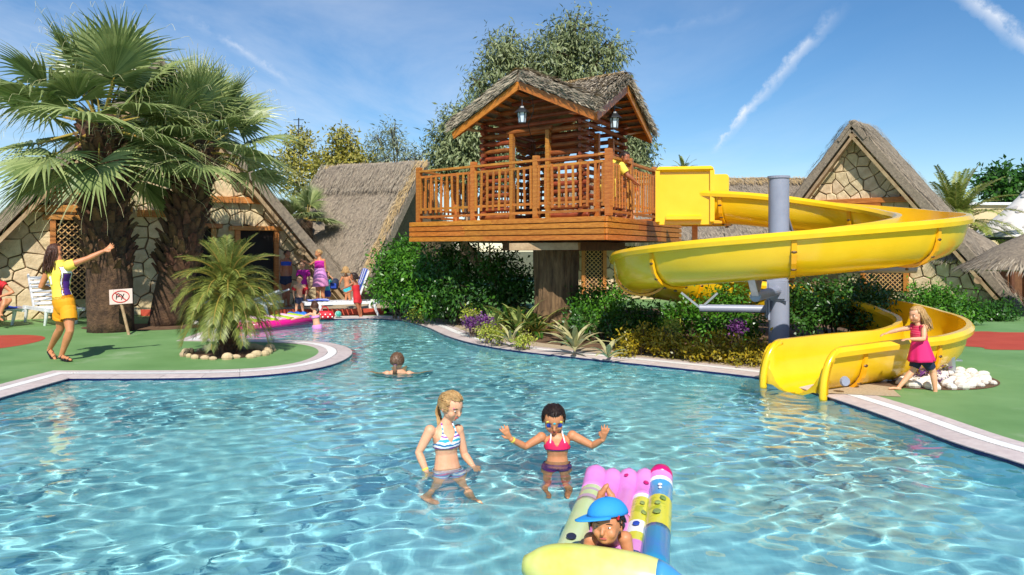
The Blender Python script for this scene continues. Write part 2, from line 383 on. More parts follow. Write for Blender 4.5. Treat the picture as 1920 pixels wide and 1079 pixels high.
# pool basin: walls with a dark blue tile line, floor of pale blue mosaic
def tile_mat(name, c1, c2, sz):
    m = mat(name, c1, c2, 2.2, .35); t = m.node_tree; b = t.nodes['Principled BSDF']; src = b.inputs['Base Color'].links[0].from_socket
    tx = t.nodes.new('ShaderNodeTexCoord'); br = nd(t, 'ShaderNodeTexBrick', offset=0.0); br.inputs['Scale'].default_value = 1.0
    br.inputs['Brick Width'].default_value = sz; br.inputs['Row Height'].default_value = sz; br.inputs['Mortar Size'].default_value = sz*.04
    br.inputs['Color1'].default_value = (1, 1, 1, 1); br.inputs['Color2'].default_value = (.86, .9, .92, 1); br.inputs['Mortar'].default_value = (1.0, 1.0, 1.0, 1)
    t.links.new(tx.outputs['Object'], br.inputs[0]); mx = nd(t, 'ShaderNodeMix', data_type='RGBA', blend_type='MULTIPLY'); mx.inputs[0].default_value = 1
    t.links.new(src, mx.inputs[6]); t.links.new(br.outputs[0], mx.inputs[7]); t.links.new(mx.outputs[2], b.inputs['Base Color']); return m
tile_mat('pool_tile', C(138, 206, 214), C(162, 218, 220), .06)
def cdt_fill(loops, z, name, mt):
    pts, edges = [], []
    for lp in loops:
        k = len(pts); pts += [V((p.x, p.y)) for p in lp]; edges += [(k+i, k+(i+1) % len(lp)) for i in range(len(lp))]
    vo, eo, fo = delaunay_2d_cdt(pts, edges, [], 2 if len(loops) > 1 else 1, 1e-6)[:3]
    if len(loops) > 1:
        hole = loops[1]
        def inside(c):
            r = False; x, y = c
            for i in range(len(hole)):
                a, b = hole[i], hole[i-1]
                if (a.y > y) != (b.y > y) and x < (b.x-a.x)*(y-a.y)/(b.y-a.y)+a.x: r = not r
            return r
        fo = [f for f in fo if not inside((sum(vo[i].x for i in f)/len(f), sum(vo[i].y for i in f)/len(f)))]
    mb = MB(); mb.add([V((p.x, p.y, z)) for p in vo], [f if (vo[f[1]]-vo[f[0]]).cross(vo[f[2]]-vo[f[0]]) > 0 else f[::-1] for f in fo]); return mb.build(name, mt)
floor = tag(cdt_fill([offset(edge, .01)], FZ, 'pool_floor', MATS['pool_tile']), kind='structure')
wall = ring2d(edge, edge, FZ-.01, -.06, 'pool_wall', MATS['pool_tile'])
band = ring2d(offset(edge, -.004), offset(edge, -.004), -.085, -.02, 'pool_tile_line', MATS['blue_tile'])
RECV = [floor, wall, band]
# water: a real wavy sheet with refraction (bends the light into the caustic net on the floor)
def inpoly(X, Y, poly):
    r = np.zeros(X.shape, bool)
    for i in range(len(poly)):
        a, b = poly[i], poly[i-1]
        if a.y == b.y: continue
        r ^= ((a.y > Y) != (b.y > Y)) & (X < (b.x-a.x)*(Y-a.y)/(b.y-a.y)+a.x)
    return r
st = .034
gx = np.arange(-6.1, 4.6, st); gy = np.arange(1.5, 19.6, st); X, Y = np.meshgrid(gx, gy); Z = np.zeros_like(X)
rg = random.Random(3)
for i in range(60):
    lam = rg.uniform(.11, .40); a = rg.uniform(0, 2*math.pi); k = 2*math.pi/lam
    wx = .25*np.sin(X*.9+i)+.25*np.cos(Y*.8+i*2)
    Z += .00072*(lam/.3)**1.2*np.sin(k*((X+.06*wx)*math.cos(a)+(Y+.06*wx)*math.sin(a))+rg.uniform(0, 6.28))
for cx, cy, am in ((.36, 6.15, .006), (-.5, 6.0, .004), (-1.56, 10.6, .005), (3.3, 8.9, .012)):   # rings spreading from the bathers and the slide mouth
    r = np.hypot(X-cx, Y-cy); Z += am*np.cos(r*2*math.pi/.2)*np.exp(-((r-.28)/.3)**2)
Zl = np.zeros_like(X)
for i in range(9):
    lam = rg.uniform(1.6, 4.5); a = rg.uniform(0, 6.28); Zl += np.sin(2*math.pi/lam*(X*math.cos(a)+Y*math.sin(a))+rg.uniform(0, 6.28))
Z *= np.clip(.74+.13*Zl, .4, 1.15)
keep = inpoly(X, Y, offset(edge, .07))
hh, ww = X.shape; c4 = keep[:-1, :-1] | keep[1:, :-1] | keep[:-1, 1:] | keep[1:, 1:]
jj, ii = np.nonzero(c4); quads = np.stack([jj*ww+ii, jj*ww+ii+1, (jj+1)*ww+ii+1, (jj+1)*ww+ii], 1)
used, invx = np.unique(quads, return_inverse=True); vv = np.stack([X.ravel(), Y.ravel(), Z.ravel()+WZ], 1)[used]
me = bpy.data.meshes.new('water'); me.from_pydata(vv.tolist(), [], invx.reshape(-1, 4).tolist()); me.shade_smooth()
wm = bpy.data.materials.new('water'); wm.use_nodes = True; b = wm.node_tree.nodes['Principled BSDF']
b.inputs['Base Color'].default_value = (.97, 1, 1, 1); b.inputs['Roughness'].default_value = 0; b.inputs['Transmission Weight'].default_value = 1; b.inputs['IOR'].default_value = 1.33
me.materials.append(wm); water = tag(mkobj('water', me), kind='structure'); water.cycles.is_caustics_caster = True
# deck
sq = [V((-45, -12, 0)), V((45, -12, 0)), V((45, 45, 0)), V((-45, 45, 0))]
tag(cdt_fill([sq, offset(edge, .525)], 0, 'deck_ground', MATS['deck_green']), kind='structure')
mb = MB(); mb.add([(-600, -200, -.9), (600, -200, -.9), (600, 900, -.9), (-600, 900, -.9)], [(0, 1, 2, 3)]); tag(mb.build('terrain', MATS['terrain']), kind='structure')
def sheet(name, pts, z, m):
    mb = MB(); mb.add([V((p[0], p[1], z)) for p in pts], [tuple(range(len(pts)))]); return tag(mb.build(name, m), kind='structure')
def ellipse(cx, cy, rx, ry, k=40): return [(cx+rx*math.cos(2*math.pi*i/k), cy+ry*math.sin(2*math.pi*i/k)) for i in range(k)]
c = G(-60, 646); sheet('deck_red_circle', ellipse(c.x, c.y, 1.02, 1.45), .004, MATS['deck_red'])
r = catmull([G(1760, 626), G(1840, 622), G(1920, 624), V((14, 15.6, 0))], 4); s_ = catmull([V((14, 12.9, 0)), G(1920, 657), G(1840, 652), G(1770, 647)], 4)
sheet('deck_red_band', r+s_, .004, MATS['deck_red'])
c = G(1900, 596); sheet('deck_red_patch', ellipse(-1.0, 19.6, 1.4, .5), .0045, MATS['deck_red'])
# planting bed between pool and tree house
oe = bands[5]
lo = min(range(n), key=lambda i: (oe[i]-gw(770, 600)).length); hi = min(range(n), key=lambda i: (oe[i]-gw(1470, 716)).length)
seg = []; k = lo; stp = 1 if ((hi-lo) % n) < n/2 else -1
idx = []
while True:
    idx.append(k)
    if k == hi: break
    k = (k+stp) % n
o1 = offset(edge, .522); o2 = offset(edge, .86)
mb = MB(); q = len(idx)
mb.add([V((o1[i].x, o1[i].y, .004)) for i in idx]+[V((o2[i].x, o2[i].y, .012)) for i in idx], [(j, q+j, q+j+1, j+1) for j in range(q-1)])
tag(mb.build('pebble_path', MATS['pebble_concrete']), kind='structure')
# soil sheet mounded slightly
o3 = [V((o2[i].x, o2[i].y, .012)) for i in idx]
far = [V((7.6, 15.2, .02)), V((7.4, 18.5, .05)), V((3, 21, .08)), V((-2.6, 20.6, .06)), V((-3.6, 19.9, .02))]
mb = MB(); allp = o3+[V((6.6, 12.2, .02))]+far; cen = V((1.6, 15.5, .2)); m_ = len(allp)
mb.add([cen]+allp, [(0, 1+i, 1+(i+1) % m_) for i in range(m_)]); tag(mb.build('planting_bed_soil', MATS['soil']), kind='structure')
# raised terrace with red riser at the far side
tp = [G(500, 592).xy, G(640, 592).xy, G(720, 590).xy, (-2.4, 22.5), (-9, 22.5), (-9.2, 19.2)]
mb = MB(); k = len(tp); mb.add([V((*p, .15)) for p in tp]+[V((*p, 0)) for p in tp], [tuple(range(k))]); tr = tag(mb.build('terrace', MATS['pebble_concrete']), kind='structure')
mb = MB()
for i in (5, 0, 1):
    a, b2 = V((*tp[i], 0)), V((*tp[(i+1) % k], 0)); mb.beam(a+V((0, -.02, .075)), b2+V((0, -.02, .075)), .06, .17, mi=0)
mb.build('riser', MATS['deck_red'], tr)
# sandy patch with white stones beside the slide foot, soil ring round the small palm
ws = G(1728, 709)
sheet('stone_bed_soil', ellipse(ws.x-.1, ws.y+.1, 1.0, .98), .006, MATS['soil'])
sheet('pebble_strip', [G(1545, 738).xy, G(1690, 745).xy, G(1640, 700).xy, G(1560, 700).xy], .005, MATS['pebble_concrete'])
sp_ = G(428, 664); sheet('palm_bed_soil', ellipse(sp_.x, sp_.y, .62, .56), .006, MATS['soil'])
# ================================================================== HOUSES
def clip(poly, a, b, c):      # keep a*x+b*y <= c
    out = []
    for i in range(len(poly)):
        p, q = poly[i-1], poly[i]; fp = a*p[0]+b*p[1]-c; fq = a*q[0]+b*q[1]-c
        if (fp <= 0) != (fq <= 0):
            t = fp/(fp-fq); out.append((p[0]+(q[0]-p[0])*t, p[1]+(q[1]-p[1])*t))
        if fq <= 0: out.append(q)
    return out
def stones(region, spacing, o, ux, uy, un, parent, rs, gap=.012, depth=.07, holes=(), m='stone'):
    """irregular flat stones (one mesh each) laid over a convex wall region"""
    rr = random.Random(rs); xs = [p[0] for p in region]; ys = [p[1] for p in region]; seeds = []
    y = min(ys)-spacing; row = 0
    while y < max(ys)+spacing:
        x = min(xs)-spacing+(spacing/2 if row % 2 else 0)
        while x < max(xs)+spacing:
            seeds.append((x+rr.uniform(-.36, .36)*spacing, y+rr.uniform(-.36, .36)*spacing)); x += spacing
        y += spacing*.86; row += 1
    cnt = 0
    for i, s in enumerate(seeds):
        cell = list(region)
        for j, t in enumerate(seeds):
            if i == j or abs(s[0]-t[0]) > 2.6*spacing or abs(s[1]-t[1]) > 2.6*spacing: continue
            a, b2 = t[0]-s[0], t[1]-s[1]; l = math.hypot(a, b2); a /= l; b2 /= l
            cell = clip(cell, a, b2, a*(s[0]+t[0])/2+b2*(s[1]+t[1])/2-gap)
            if len(cell) < 3: break
        if len(cell) < 3: continue
        ar = abs(sum(cell[k-1][0]*cell[k][1]-cell[k][0]*cell[k-1][1] for k in range(len(cell))))/2
        if ar < .008: continue
        cx_ = sum(p[0] for p in cell)/len(cell); cy_ = sum(p[1] for p in cell)/len(cell)
        if any(h[0] < cx_ < h[1] and h[2] < cy_ < h[3] for h in holes): continue
        cell = [(p[0]+rr.uniform(-.012, .012), p[1]+rr.uniform(-.012, .012)) for p in cell]
        mb = MB(); d = depth*rr.uniform(.6, 1.2); mb.prism(cell, o, ux, uy, un, -.03, d, .02)
        cp = V(o)+V(ux)*cx_+V(uy)*cy_
        mb.build('stone', MATS[m], parent, origin=cp); cnt += 1
    return cnt
def thatch_slab(o, du, dv, th, parent, rs, dens=260, name='thatch', m=('thatch', 'straw'), nu=14, nv=14, tl=(.18, .4), shaggy=.05, tw=.014):
    """o = top corner at ridge, du = down-slope vector, dv = along-ridge vector; slab thickness th along the outward normal"""
    o, du, dv = V(o), V(du), V(dv); nn = du.cross(dv).normalized()
    if nn.z < 0: nn = -nn
    rr = np.random.RandomState(rs); mb = MB()
    top = []
    for i in range(nu+1):
        for j in range(nv+1):
            p = o+du*(i/nu)+dv*(j/nv); h = th*(1+.0*i)+noise.noise(p*1.3)*.05+noise.noise(p*4)*.03
            e = max(0, 1-min(i, nu-i)/1.2)*.3+max(0, 1-min(j, nv-j)/1.2)*.3
            top.append(p+nn*(h-th*e))
    bot = [o+du*(i/nu)+dv*(j/nv) for i in range(nu+1) for j in range(nv+1)]
    k = len(top); w = nv+1
    fs = [(i*w+j, (i+1)*w+j, (i+1)*w+j+1, i*w+j+1) for i in range(nu) for j in range(nv)]
    fs += [tuple(k+q for q in f[::-1]) for f in fs]
    bd = [j for j in range(nv)]+[i*w+nv for i in range(nu)]+[nu*w+j for j in range(nv, 0, -1)]+[i*w for i in range(nu, 0, -1)]
    fs += [(bd[i], bd[(i+1) % len(bd)], k+bd[(i+1) % len(bd)], k+bd[i]) for i in range(len(bd))]
    mb.add(top+bot, fs); base = mb.build(name, MATS[m[0]], parent, smooth=False)
    # straw laid over it
    area = du.length*dv.length; ns = int(area*dens)
    a = rr.rand(ns)**.95; b = rr.rand(ns); bn = rr.rand(ns) < .12; b = np.where(bn, np.where(rr.rand(ns) < .5, rr.rand(ns)*.01, 1-rr.rand(ns)*.01), b); a = np.where((rr.rand(ns) < .08), .97+.03*rr.rand(ns), a)
    ou, ov, on = np.array(du), np.array(dv), np.array(nn); o_ = np.array(o)
    pos = o_+a[:, None]*ou+b[:, None]*ov+on*(th*rr.uniform(.86, 1.08, ns)[:, None]+.02)
    d = unit(unit(ou)+rr.normal(0, .16, (ns, 1))*unit(ov)+on*rr.normal(.10, shaggy*2, (ns, 1)))
    ln = rr.uniform(*tl, ns); wd = rr.uniform(.7, 1.4, ns)*tw
    q = leafquads(pos, d, np.tile(on, (ns, 1)), ln, wd)
    st_ = npmesh('straw', q, 4, MATS[m[1]], base, rr.rand(ns)); tag(st_, kind='stuff')
    return base
def lattice(o, ux, uz, un, w, h, parent, step=.14, m='lattice'):
    e = empty('lattice', (0, 0, 0)); e.parent = parent; e.location = V(o)-abs_loc(parent)
    o, ux, uz, un = V(o), V(ux), V(uz), V(un)
    for sgn in (1, -1):
        k = -h
        while k < w+h:
            seg = []
            x0, y0 = (k, 0) if sgn == 1 else (k+h*0, h)
            # line x = k + t, y = t  (or h - t)
            t0 = max(0, -k); t1 = min(h, w-k)
            if t1-t0 > .05:
                a = (k+t0, t0 if sgn == 1 else h-t0); b2 = (k+t1, t1 if sgn == 1 else h-t1)
                mb = MB(); mb.beam(o+ux*a[0]+uz*a[1]+un*(.012*sgn), o+ux*b2[0]+uz*b2[1]+un*(.012*sgn), .022, .012, un); mb.build('lath', MATS[m], e)
            k += step
    return e
def framed_opening(o, ux, un, x0, x1, z0, z1, parent, kind, lat=True, post=.12, m='wood'):
    uz = V((0, 0, 1)); o = V(o); e = empty(kind); e.parent = parent; e.location = o+ux*(x0+x1)/2+uz*z0-abs_loc(parent)
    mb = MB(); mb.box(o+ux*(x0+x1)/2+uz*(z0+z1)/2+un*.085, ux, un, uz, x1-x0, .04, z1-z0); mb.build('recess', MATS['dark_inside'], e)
    for x in (x0, x1):
        mb = MB(); mb.box(o+ux*x+uz*(z0+z1)/2+un*.13, ux, un, uz, post, .16, z1-z0, bev=.01); mb.build('jamb', MATS[m], e)
    mb = MB(); mb.box(o+ux*(x0+x1)/2+uz*(z1+post/2)+un*.14, ux, un, uz, x1-x0+post*3.5, .2, post, bev=.01); mb.build('lintel', MATS[m], e)
    if lat: lattice(o+ux*(x0+post/2)+uz*(z0+.02)+un*.13, ux, uz, un, x1-x0-post, z1-z0-.04, e)
    return e
def gable_house(label, O, u, nrm, a, h, Lh, ov, rs, spacing, openings=(), purl=(.0, .35, .7, .95), dens=150, beams=(), group='thatched stone houses round the pool'):
    u, nrm, up = V(u).normalized(), V(nrm).normalized(), V((0, 0, 1)); O = V(O)
    H = empty('thatched_house', O, label, 'house', group)
    mb = MB(); tri = [(-a, 0), (a, 0), (0, h)]
    mb.prism(tri, O, u, up, nrm, -.35, 0); mb.build('wall', MATS['mortar'], H)
    w = [c_ for c_ in H.children][0]
    stones([(-a+.05, .0), (a-.05, 0), (0, h-.05)], spacing, O, u, up, nrm, w, rs, holes=[(x0, x1, z0, z1) for x0, x1, z0, z1, *_ in openings])
    # back body
    mb = MB(); mb.prism([(-a*.97, 0), (a*.97, 0), (0, h*.97)], O-nrm*Lh, u, up, nrm, 0, Lh-.36); mb.build('back_wall', MATS['mortar'], H)
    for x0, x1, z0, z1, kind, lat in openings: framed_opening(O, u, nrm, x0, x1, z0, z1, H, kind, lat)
    for s in (-1, 1):
        ap = O+up*(h+.02); ft = O+u*(s*(a+.02)); du = (ft-ap); du = du*1.03; dv = -nrm*(Lh+ov+.4)
        st0 = ap+nrm*ov+nrm*.06
        b_ = thatch_slab(st0, du, dv, .34, H, rs+s, dens, 'roof', nu=16, nv=12)
        # bargeboard under the verge
        dn = du.normalized(); pp = nrm.cross(dn); pp = pp if pp.z < 0 else -pp
        mb = MB(); mb.beam(ap+nrm*(ov-.05)+pp*.12, ap+nrm*(ov-.05)+du+pp*.12, .09, .2, nrm); mb.build('verge_beam', MATS['beam_grey'], b_)
        for t in purl:
            c0 = ap+du*t+pp*.16
            if t == 0 and s == 1: continue
            if c0.z < .3: continue
            mb = MB(); mb.tube([c0-nrm*.3, c0+nrm*(ov+.05)], .105, 12); mb.build('purlin', MATS['beam_grey'], b_, smooth=False)
    # ridge cap of golden straw
    for s in (-1, 1):
        thatch_slab(O+up*(h+.30)+nrm*(ov+.1)+u*(-s*.1), (u*(s*a)-up*h)*.11, -nrm*(Lh+ov+.5), .22, H, rs+7+s, 300, 'ridge_cap', nu=3, nv=10)
    for x0, x1, z in beams:
        mb = MB(); mb.box(O+u*(x0+x1)/2+up*z+nrm*.12, u, nrm, up, x1-x0, .2, .17, bev=.012); mb.build('beam', MATS['wood'], H)
    return H
# left house: faces right and forward
uL, nL = V((.866, .5, 0)), V((.5, -.866, 0)); A_ = V((-4.86, 22, 0)); apL = A_-uL*4.75
gable_house('big thatched stone house behind the tall twin palms', apL, uL, nL, 5.0, 6.05, 6, .5, 11, .43,
            openings=[(-2.3, -1.0, .45, 2.35, 'door', True), (0.35, 1.3, .3, 2.2, 'window', False), (1.9, 2.9, .4, 2.15, 'window', False)],
            beams=[(-3.1, -.6, 2.62), (-2.9, -.9, 3.05), (.9, 2.6, 2.95), (-.5, .9, 2.55)])
# right house: faces left and forward
uR, nR = V((.714, -.7, 0)), V((-.7, -.714, 0)); apR = V((14.3, 22.4, 0))-uR*4.15
gable_house('thatched stone house with pointed gable behind the yellow slide', apR, uR, nR, 4.35, 5.45, .7, .5, 23, .40,
            openings=[(-.85, .55, 2.0, 3.0, 'window', True), (-2.6, -1.3, .2, 1.7, 'window', True), (.2, 1.5, .3, 1.6, 'window', True)], beams=[(-2.0, 2.0, 3.22)], purl=(0, .82))
# middle house: big roof slope seen from its side
MH = empty('thatched_house', (-4.5, 25.5, 0), 'thatched roof sloping almost to the ground left of the tree house', 'house', 'thatched stone houses round the pool')
RR_, dn_, rd_ = V((-3.05, 26, 4.35)), V((-1.35, -3.4, -4.05)), V((-.93, .37, 0))
mroof = thatch_slab(RR_, dn_, rd_*3.75, .3, MH, 51, 330, 'roof', nu=20, nv=14, tl=(.12, .3))
thatch_slab(RR_+V((.02, .05, .02)), V((1.35, 3.4, -4.05)), rd_*3.75, .3, MH, 52, 60, 'roof')
gold = thatch_slab(RR_+rd_*-.25+V((.06, .15, .22)), dn_*.09, rd_*4.0, .16, MH, 53, 500, 'ridge_cap', m=('thatch', 'straw_gold'), nu=4, nv=12)
thatch_slab(RR_+rd_*-.22+V((0, 0, .04)), dn_*1.0, rd_*.3, .36, MH, 54, 500, 'verge_roll', m=('thatch', 'straw_gold'), nu=16, nv=3)
# ragged edge of the overlapping upper layer
thatch_slab(RR_+V((.0, .0, .05)), dn_*.24, rd_*3.72, .38, MH, 55, 420, 'upper_layer', nu=6, nv=14)
mb = MB(); mb.prism([(-3.4, 0), (3.4, 0), (0, 4.1)], V((RR_.x, RR_.y, 0))+rd_*.25, V((.37, .93, 0)), V((0, 0, 1)), V((.93, -.37, 0)), -3.2, 0); mb.build('wall', MATS['mortar'], MH)
# long house behind the tree house and the slide
LH = empty('thatched_house', (6, 26, 0), 'long low thatched house behind the slide and the tree house', 'house', 'thatched stone houses round the pool')
thatch_slab(V((1.2, 29, 4.05)), V((0, -4.6, -2.3)), V((10.2, 0, 0)), .3, LH, 61, 200, 'roof', nu=14, nv=24)
thatch_slab(V((1.1, 28.9, 4.2)), V((0, -.55, -.28)), V((10.4, 0, 0)), .2, LH, 62, 420, 'ridge_cap', m=('thatch', 'straw_gold'), nu=3, nv=24)
mb = MB(); mb.box(V((6, 27.4, 1.05)), (1, 0, 0), (0, 1, 0), (0, 0, 1), 9.6, 3.6, 2.1); lw = mb.build('wall', MATS['mortar'], LH)
stones([(-4.4, 0), (-.6, 0), (-.6, 2.05), (-4.4, 2.05)], .46, V((6, 25.6, 0)), V((1, 0, 0)), V((0, 0, 1)), V((0, -1, 0)), lw, 64)
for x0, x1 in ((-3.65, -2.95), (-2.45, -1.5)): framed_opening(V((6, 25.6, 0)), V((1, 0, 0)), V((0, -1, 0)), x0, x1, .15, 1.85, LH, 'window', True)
# ================================================================== TREE HOUSE
TH = empty('tree_house', (1.0, 15.2, 0), 'wooden tree house with log cabin and railed deck on a thick trunk', 'tree house')
aD, bD = V((-.756, .655, 0)), V((.45, .893, 0)); UP = V((0, 0, 1))
P0 = V((1.57, 13, 0)); P1 = P0+aD*4.88; P2 = V((3.05, 16.0, 0)); P2b = V((3.75, 17.3, 0)); P3 = P1+bD*4.6
ZB, ZT = 1.80, 2.22
def norm_out(a, b):
    d = (b-a).normalized(); nn = V((d.y, -d.x, 0)); c = (P0+P1+P2b+P3)/4
    return nn if nn.dot((a+b)/2-c) > 0 else -nn
poly = [P1, P0, P2, P2b, P3]
pl = empty('platform'); pl.parent = TH; pl.location = V((1.0, 15.2, ZB))-V(TH.location)
# fascia boards: four rows on each side
rows = 4; bh = (ZT-ZB)/rows
for i in range(len(poly)):
    a, b = poly[i], poly[(i+1) % len(poly)]; no = norm_out(a, b); d = (b-a).normalized()
    for r_ in range(rows):
        L_ = (b-a).length; cuts = [0, L_] if L_ < 2.5 else [0, L_*random.uniform(.3, .7), L_]
        for c0, c1 in zip(cuts, cuts[1:]):
            mb = MB(); mid = a+d*(c0+c1)/2+UP*(ZB+bh*(r_+.5)); mb.box(mid+no*(.02+random.uniform(-.003, .003)), d, no, UP, c1-c0+(.0 if c1-c0 < L_ else .04)-.004, .04, bh-.016, bev=.006)
            mb.build('fascia_board', MATS['plank'], pl, origin=mid)
for i in range(len(poly)):       # added dark backing, blocks the bright light between fascia boards
    a, b = poly[i], poly[(i+1) % len(poly)]; no = norm_out(a, b); d = (b-a).normalized(); mb = MB(); mb.box((a+b)/2-no*.02+UP*(ZB+ZT-.04)/2, d, no, UP, (b-a).length-.06, .03, ZT-ZB-.06); mb.build('gap_blocker', MATS['darkwood'], pl)
# deck floor boards and joists
cz = ZT-.02
lo_, hi_ = None, None
k = 0
for j in range(40):
    s0 = -.2+j*.14
    # board parallel to aD at distance s0 along bD, clipped to the polygon
    pts = []
    for i in range(len(poly)):
        A, B = poly[i], poly[(i+1) % len(poly)]
        det = lambda v: (V((v.x-P0.x, v.y-P0.y, 0))).dot(V((aD.y, -aD.x, 0)))
        ref = (P0+bD*s0); dd = det(ref); fa, fb = det(A)-dd, det(B)-dd
        if (fa <= 0) != (fb <= 0): pts.append(A.lerp(B, fa/(fa-fb)))
    if len(pts) == 2 and (pts[0]-pts[1]).length > .2:
        mb = MB(); mb.beam(pts[0]+UP*cz, pts[1]+UP*cz, .128, .03); mb.build('deck_board', MATS['plank'], pl, origin=(pts[0]+pts[1])/2+UP*cz)
for s in (.25, 1.1, 2.0, 2.9, 3.8):
    mb = MB(); p = P0+bD*s*.9+aD*.15+UP*(ZB+.1); mb.beam(p, p+aD*(4.3 if s < 3 else 3.6), .07, .16); mb.build('joist', MATS['darkwood'], pl)
for s, hgt in ((1.15, ZB-.09), (2.6, ZB-.09)):
    p = P0+aD*s+bD*.9; mb = MB(); mb.beam(p+UP*(hgt)-bD*.3, p+UP*hgt+bD*3.0, .14, .17); mb.build('bearer', MATS['darkwood'], pl)
mb = MB(); mb.beam(P(958, 463, 14.3), P(1086, 462, 13.9), .2, .13); mb.build('bearer', MATS['beam_grey'], pl)
# trunk with furrowed bark
mb = MB(); rings = []; tb = V((.87, 15.0, 0))
for i in range(41):
    z = i/40*(ZB-.02); ring = []
    for j in range(96):
        a = 2*math.pi*j/96; r_ = .40+.16*math.exp(-z*3.2)+.04*max(0, z-1.2); q = V((math.cos(a), math.sin(a), 0))
        r_ *= 1+.14*noise.noise(V((q.x*3.2, q.y*3.2, z*.4)))+.09*noise.noise(V((q.x*8, q.y*8, z*.9)))+.06*noise.noise(V((q.x*19, q.y*19, z*1.6)))
        ring.append(tb+q*r_+UP*z)
    rings.append(ring)
mb.loft(rings); mb.build('trunk', MATS['bark'], TH, smooth=True)
# stair behind the trunk
st_ = empty('stair'); st_.parent = TH; st_.location = V((-.6, 16.6, 0))-V(TH.location)
for s in (0, .75):
    o = V((-.35, 16.4+s, 0)); mb = MB(); mb.beam(o+V((.75, 0, 0)), o+V((-.75, .35, 1.8)), .05, .2); mb.build('stringer', MATS['beam_grey'], st_)
for i in range(7):
    t = (i+.5)/7; mb = MB(); mb.box(V((.4-1.5*t, 16.8+.35*t, 1.8*t)), (1, 0, 0), (0, 1, 0), UP, .24, .8, .04); mb.build('tread', MATS['beam_grey'], st_)
for i in range(6):
    t = (i+.5)/6; mb = MB(); b0 = V((.4-1.5*t, 16.38+.35*t, 1.8*t)); mb.beam(b0, b0+UP*.7, .04, .04, (0, 1, 0)); mb.build('baluster', MATS['beam_grey'], st_)
# railing
rl = empty('railing'); rl.parent = TH; rl.location = V((1.0, 15.2, ZT))-V(TH.location)
def railing(a, b, nposts, first=True, last=True, hgt=1.08, gap=.155):
    d = (b-a).normalized(); Lr = (b-a).length; no = norm_out(a, b); a2 = a-no*.1; b2 = b-no*.1
    ts = [i/(nposts-1) for i in range(nposts)]
    for i, t in enumerate(ts):
        if (i == 0 and not first) or (i == nposts-1 and not last): continue
        p = a2.lerp(b2, t); mb = MB(); mb.box(p+UP*(ZT+(hgt+.06)/2), d, no, UP, .1, .1, hgt+.06, bev=.008); mb.build('post', MATS['wood'], rl, origin=p+UP*ZT)
    for t0, t1 in zip(ts, ts[1:]):
        p, q = a2.lerp(b2, t0), a2.lerp(b2, t1)
        for z, w, h in ((hgt-.03, .09, .04), (hgt*.86, .03, .045), (.26, .03, .045), (.1, .035, .045)):
            off = no*(0 if z > 1 else (.02 if z > .5 or z < .2 else .02)); mb = MB()
            mb.beam(p+UP*(ZT+z)+off+d*.05, q+UP*(ZT+z)+off-d*.05, w, h); mb.build('rail', MATS['wood'], rl)
        nb = int((q-p).length/gap)
        for i in range(nb):
            t = (i+.6)/(nb+.2); c = p.lerp(q, t)+no*.045; mb = MB()
            tilt = d*random.uniform(-.012, .012); mb.beam(c+UP*(ZT+.17)-tilt, c+UP*(ZT+.93+random.uniform(-.02, .03))+tilt, .04, .024, no, bev=.004); mb.build('baluster', MATS['wood'], rl, origin=c+UP*ZT)
railing(P0, P1+(P0-P1).normalized()*.15, 4)
railing(P0, P2, 3, first=False)
railing(P1+(P0-P1).normalized()*.15, P3, 4, first=False)
railing(P3, P2b, 4, first=False)
# log cabin
CW = 2.5; CD_ = 2.27; C0 = V((1.33, 14.6, 0))
def st2(s, t, z=0): return C0+aD*s+bD*t+UP*z
cab = empty('log_cabin'); cab.parent = TH; cab.location = st2(CW/2, CD_/2, ZT)-V(TH.location)
EZ, AZ = 4.10, 4.86
kf = (AZ-EZ)/(CW/2+.5); kr = (AZ-EZ)/(CD_/2+.5)
def roofz(s, t): return max(AZ-kf*abs(s-CW/2), AZ-kr*abs(t-CD_/2))
lr = .047; pitch = .152; q = 0
z = ZT+.09
def log(p, q_, r_=lr):
    d = (q_-p).normalized(); pts = [p, p+d*.02, (p+q_)/2+UP*random.uniform(-.008, .008), q_-d*.02, q_]; r_ *= random.uniform(.9, 1.08)
    mb = MB(); mb.tube(pts, [r_*.8, r_, r_*random.uniform(.95, 1.05), r_, r_*.8], 9); mb.build('log', MATS['log'], cab, smooth=False, origin=(p+q_)/2)
i = 0
while z < AZ-.15:
    # front and back walls (run along s)
    def clips(tw):
        # part of the wall line below the roof
        if z < EZ+.3: return [(-.14, CW+.14)]
        hw = (AZ-z)/kf-.12; return [(CW/2-hw, CW/2+hw)] if hw > .15 else []
    for s0, s1 in clips(0):
        dz = UP*z
        if z < ZT+1.75:
            log(st2(-.14, 0)+dz, st2(.77, 0)+dz); log(st2(1.74, 0)+dz, st2(CW+.14, 0)+dz)
        else: log(st2(s0, 0)+dz, st2(s1, 0)+dz)
        if z < ZT+1.75: log(st2(s0, CD_)+dz, st2(.55, CD_)+dz); log(st2(1.75, CD_)+dz, st2(s1, CD_)+dz)
        else: log(st2(s0, CD_)+dz, st2(s1, CD_)+dz)
    z2 = z+pitch/2
    if z2 < EZ+.3: rng_ = [(-.14, CD_+.14)]
    else:
        hw = (AZ-z2)/kr-.12; rng_ = [(CD_/2-hw, CD_/2+hw)] if hw > .15 else []
    for t0, t1 in rng_:
        dz = UP*z2
        if z2 < ZT+1.7:
            log(st2(0, -.14)+dz, st2(0, .62)+dz); log(st2(0, 1.5)+dz, st2(0, CD_+.14)+dz)
        else: log(st2(0, t0)+dz, st2(0, t1)+dz)
        if z2 < ZT+.9 or z2 > ZT+1.7: log(st2(CW, t0)+dz, st2(CW, t1)+dz)
        else: log(st2(CW, t0)+dz, st2(CW, .6)+dz); log(st2(CW, 1.5)+dz, st2(CW, t1)+dz)
    z += pitch; i += 1
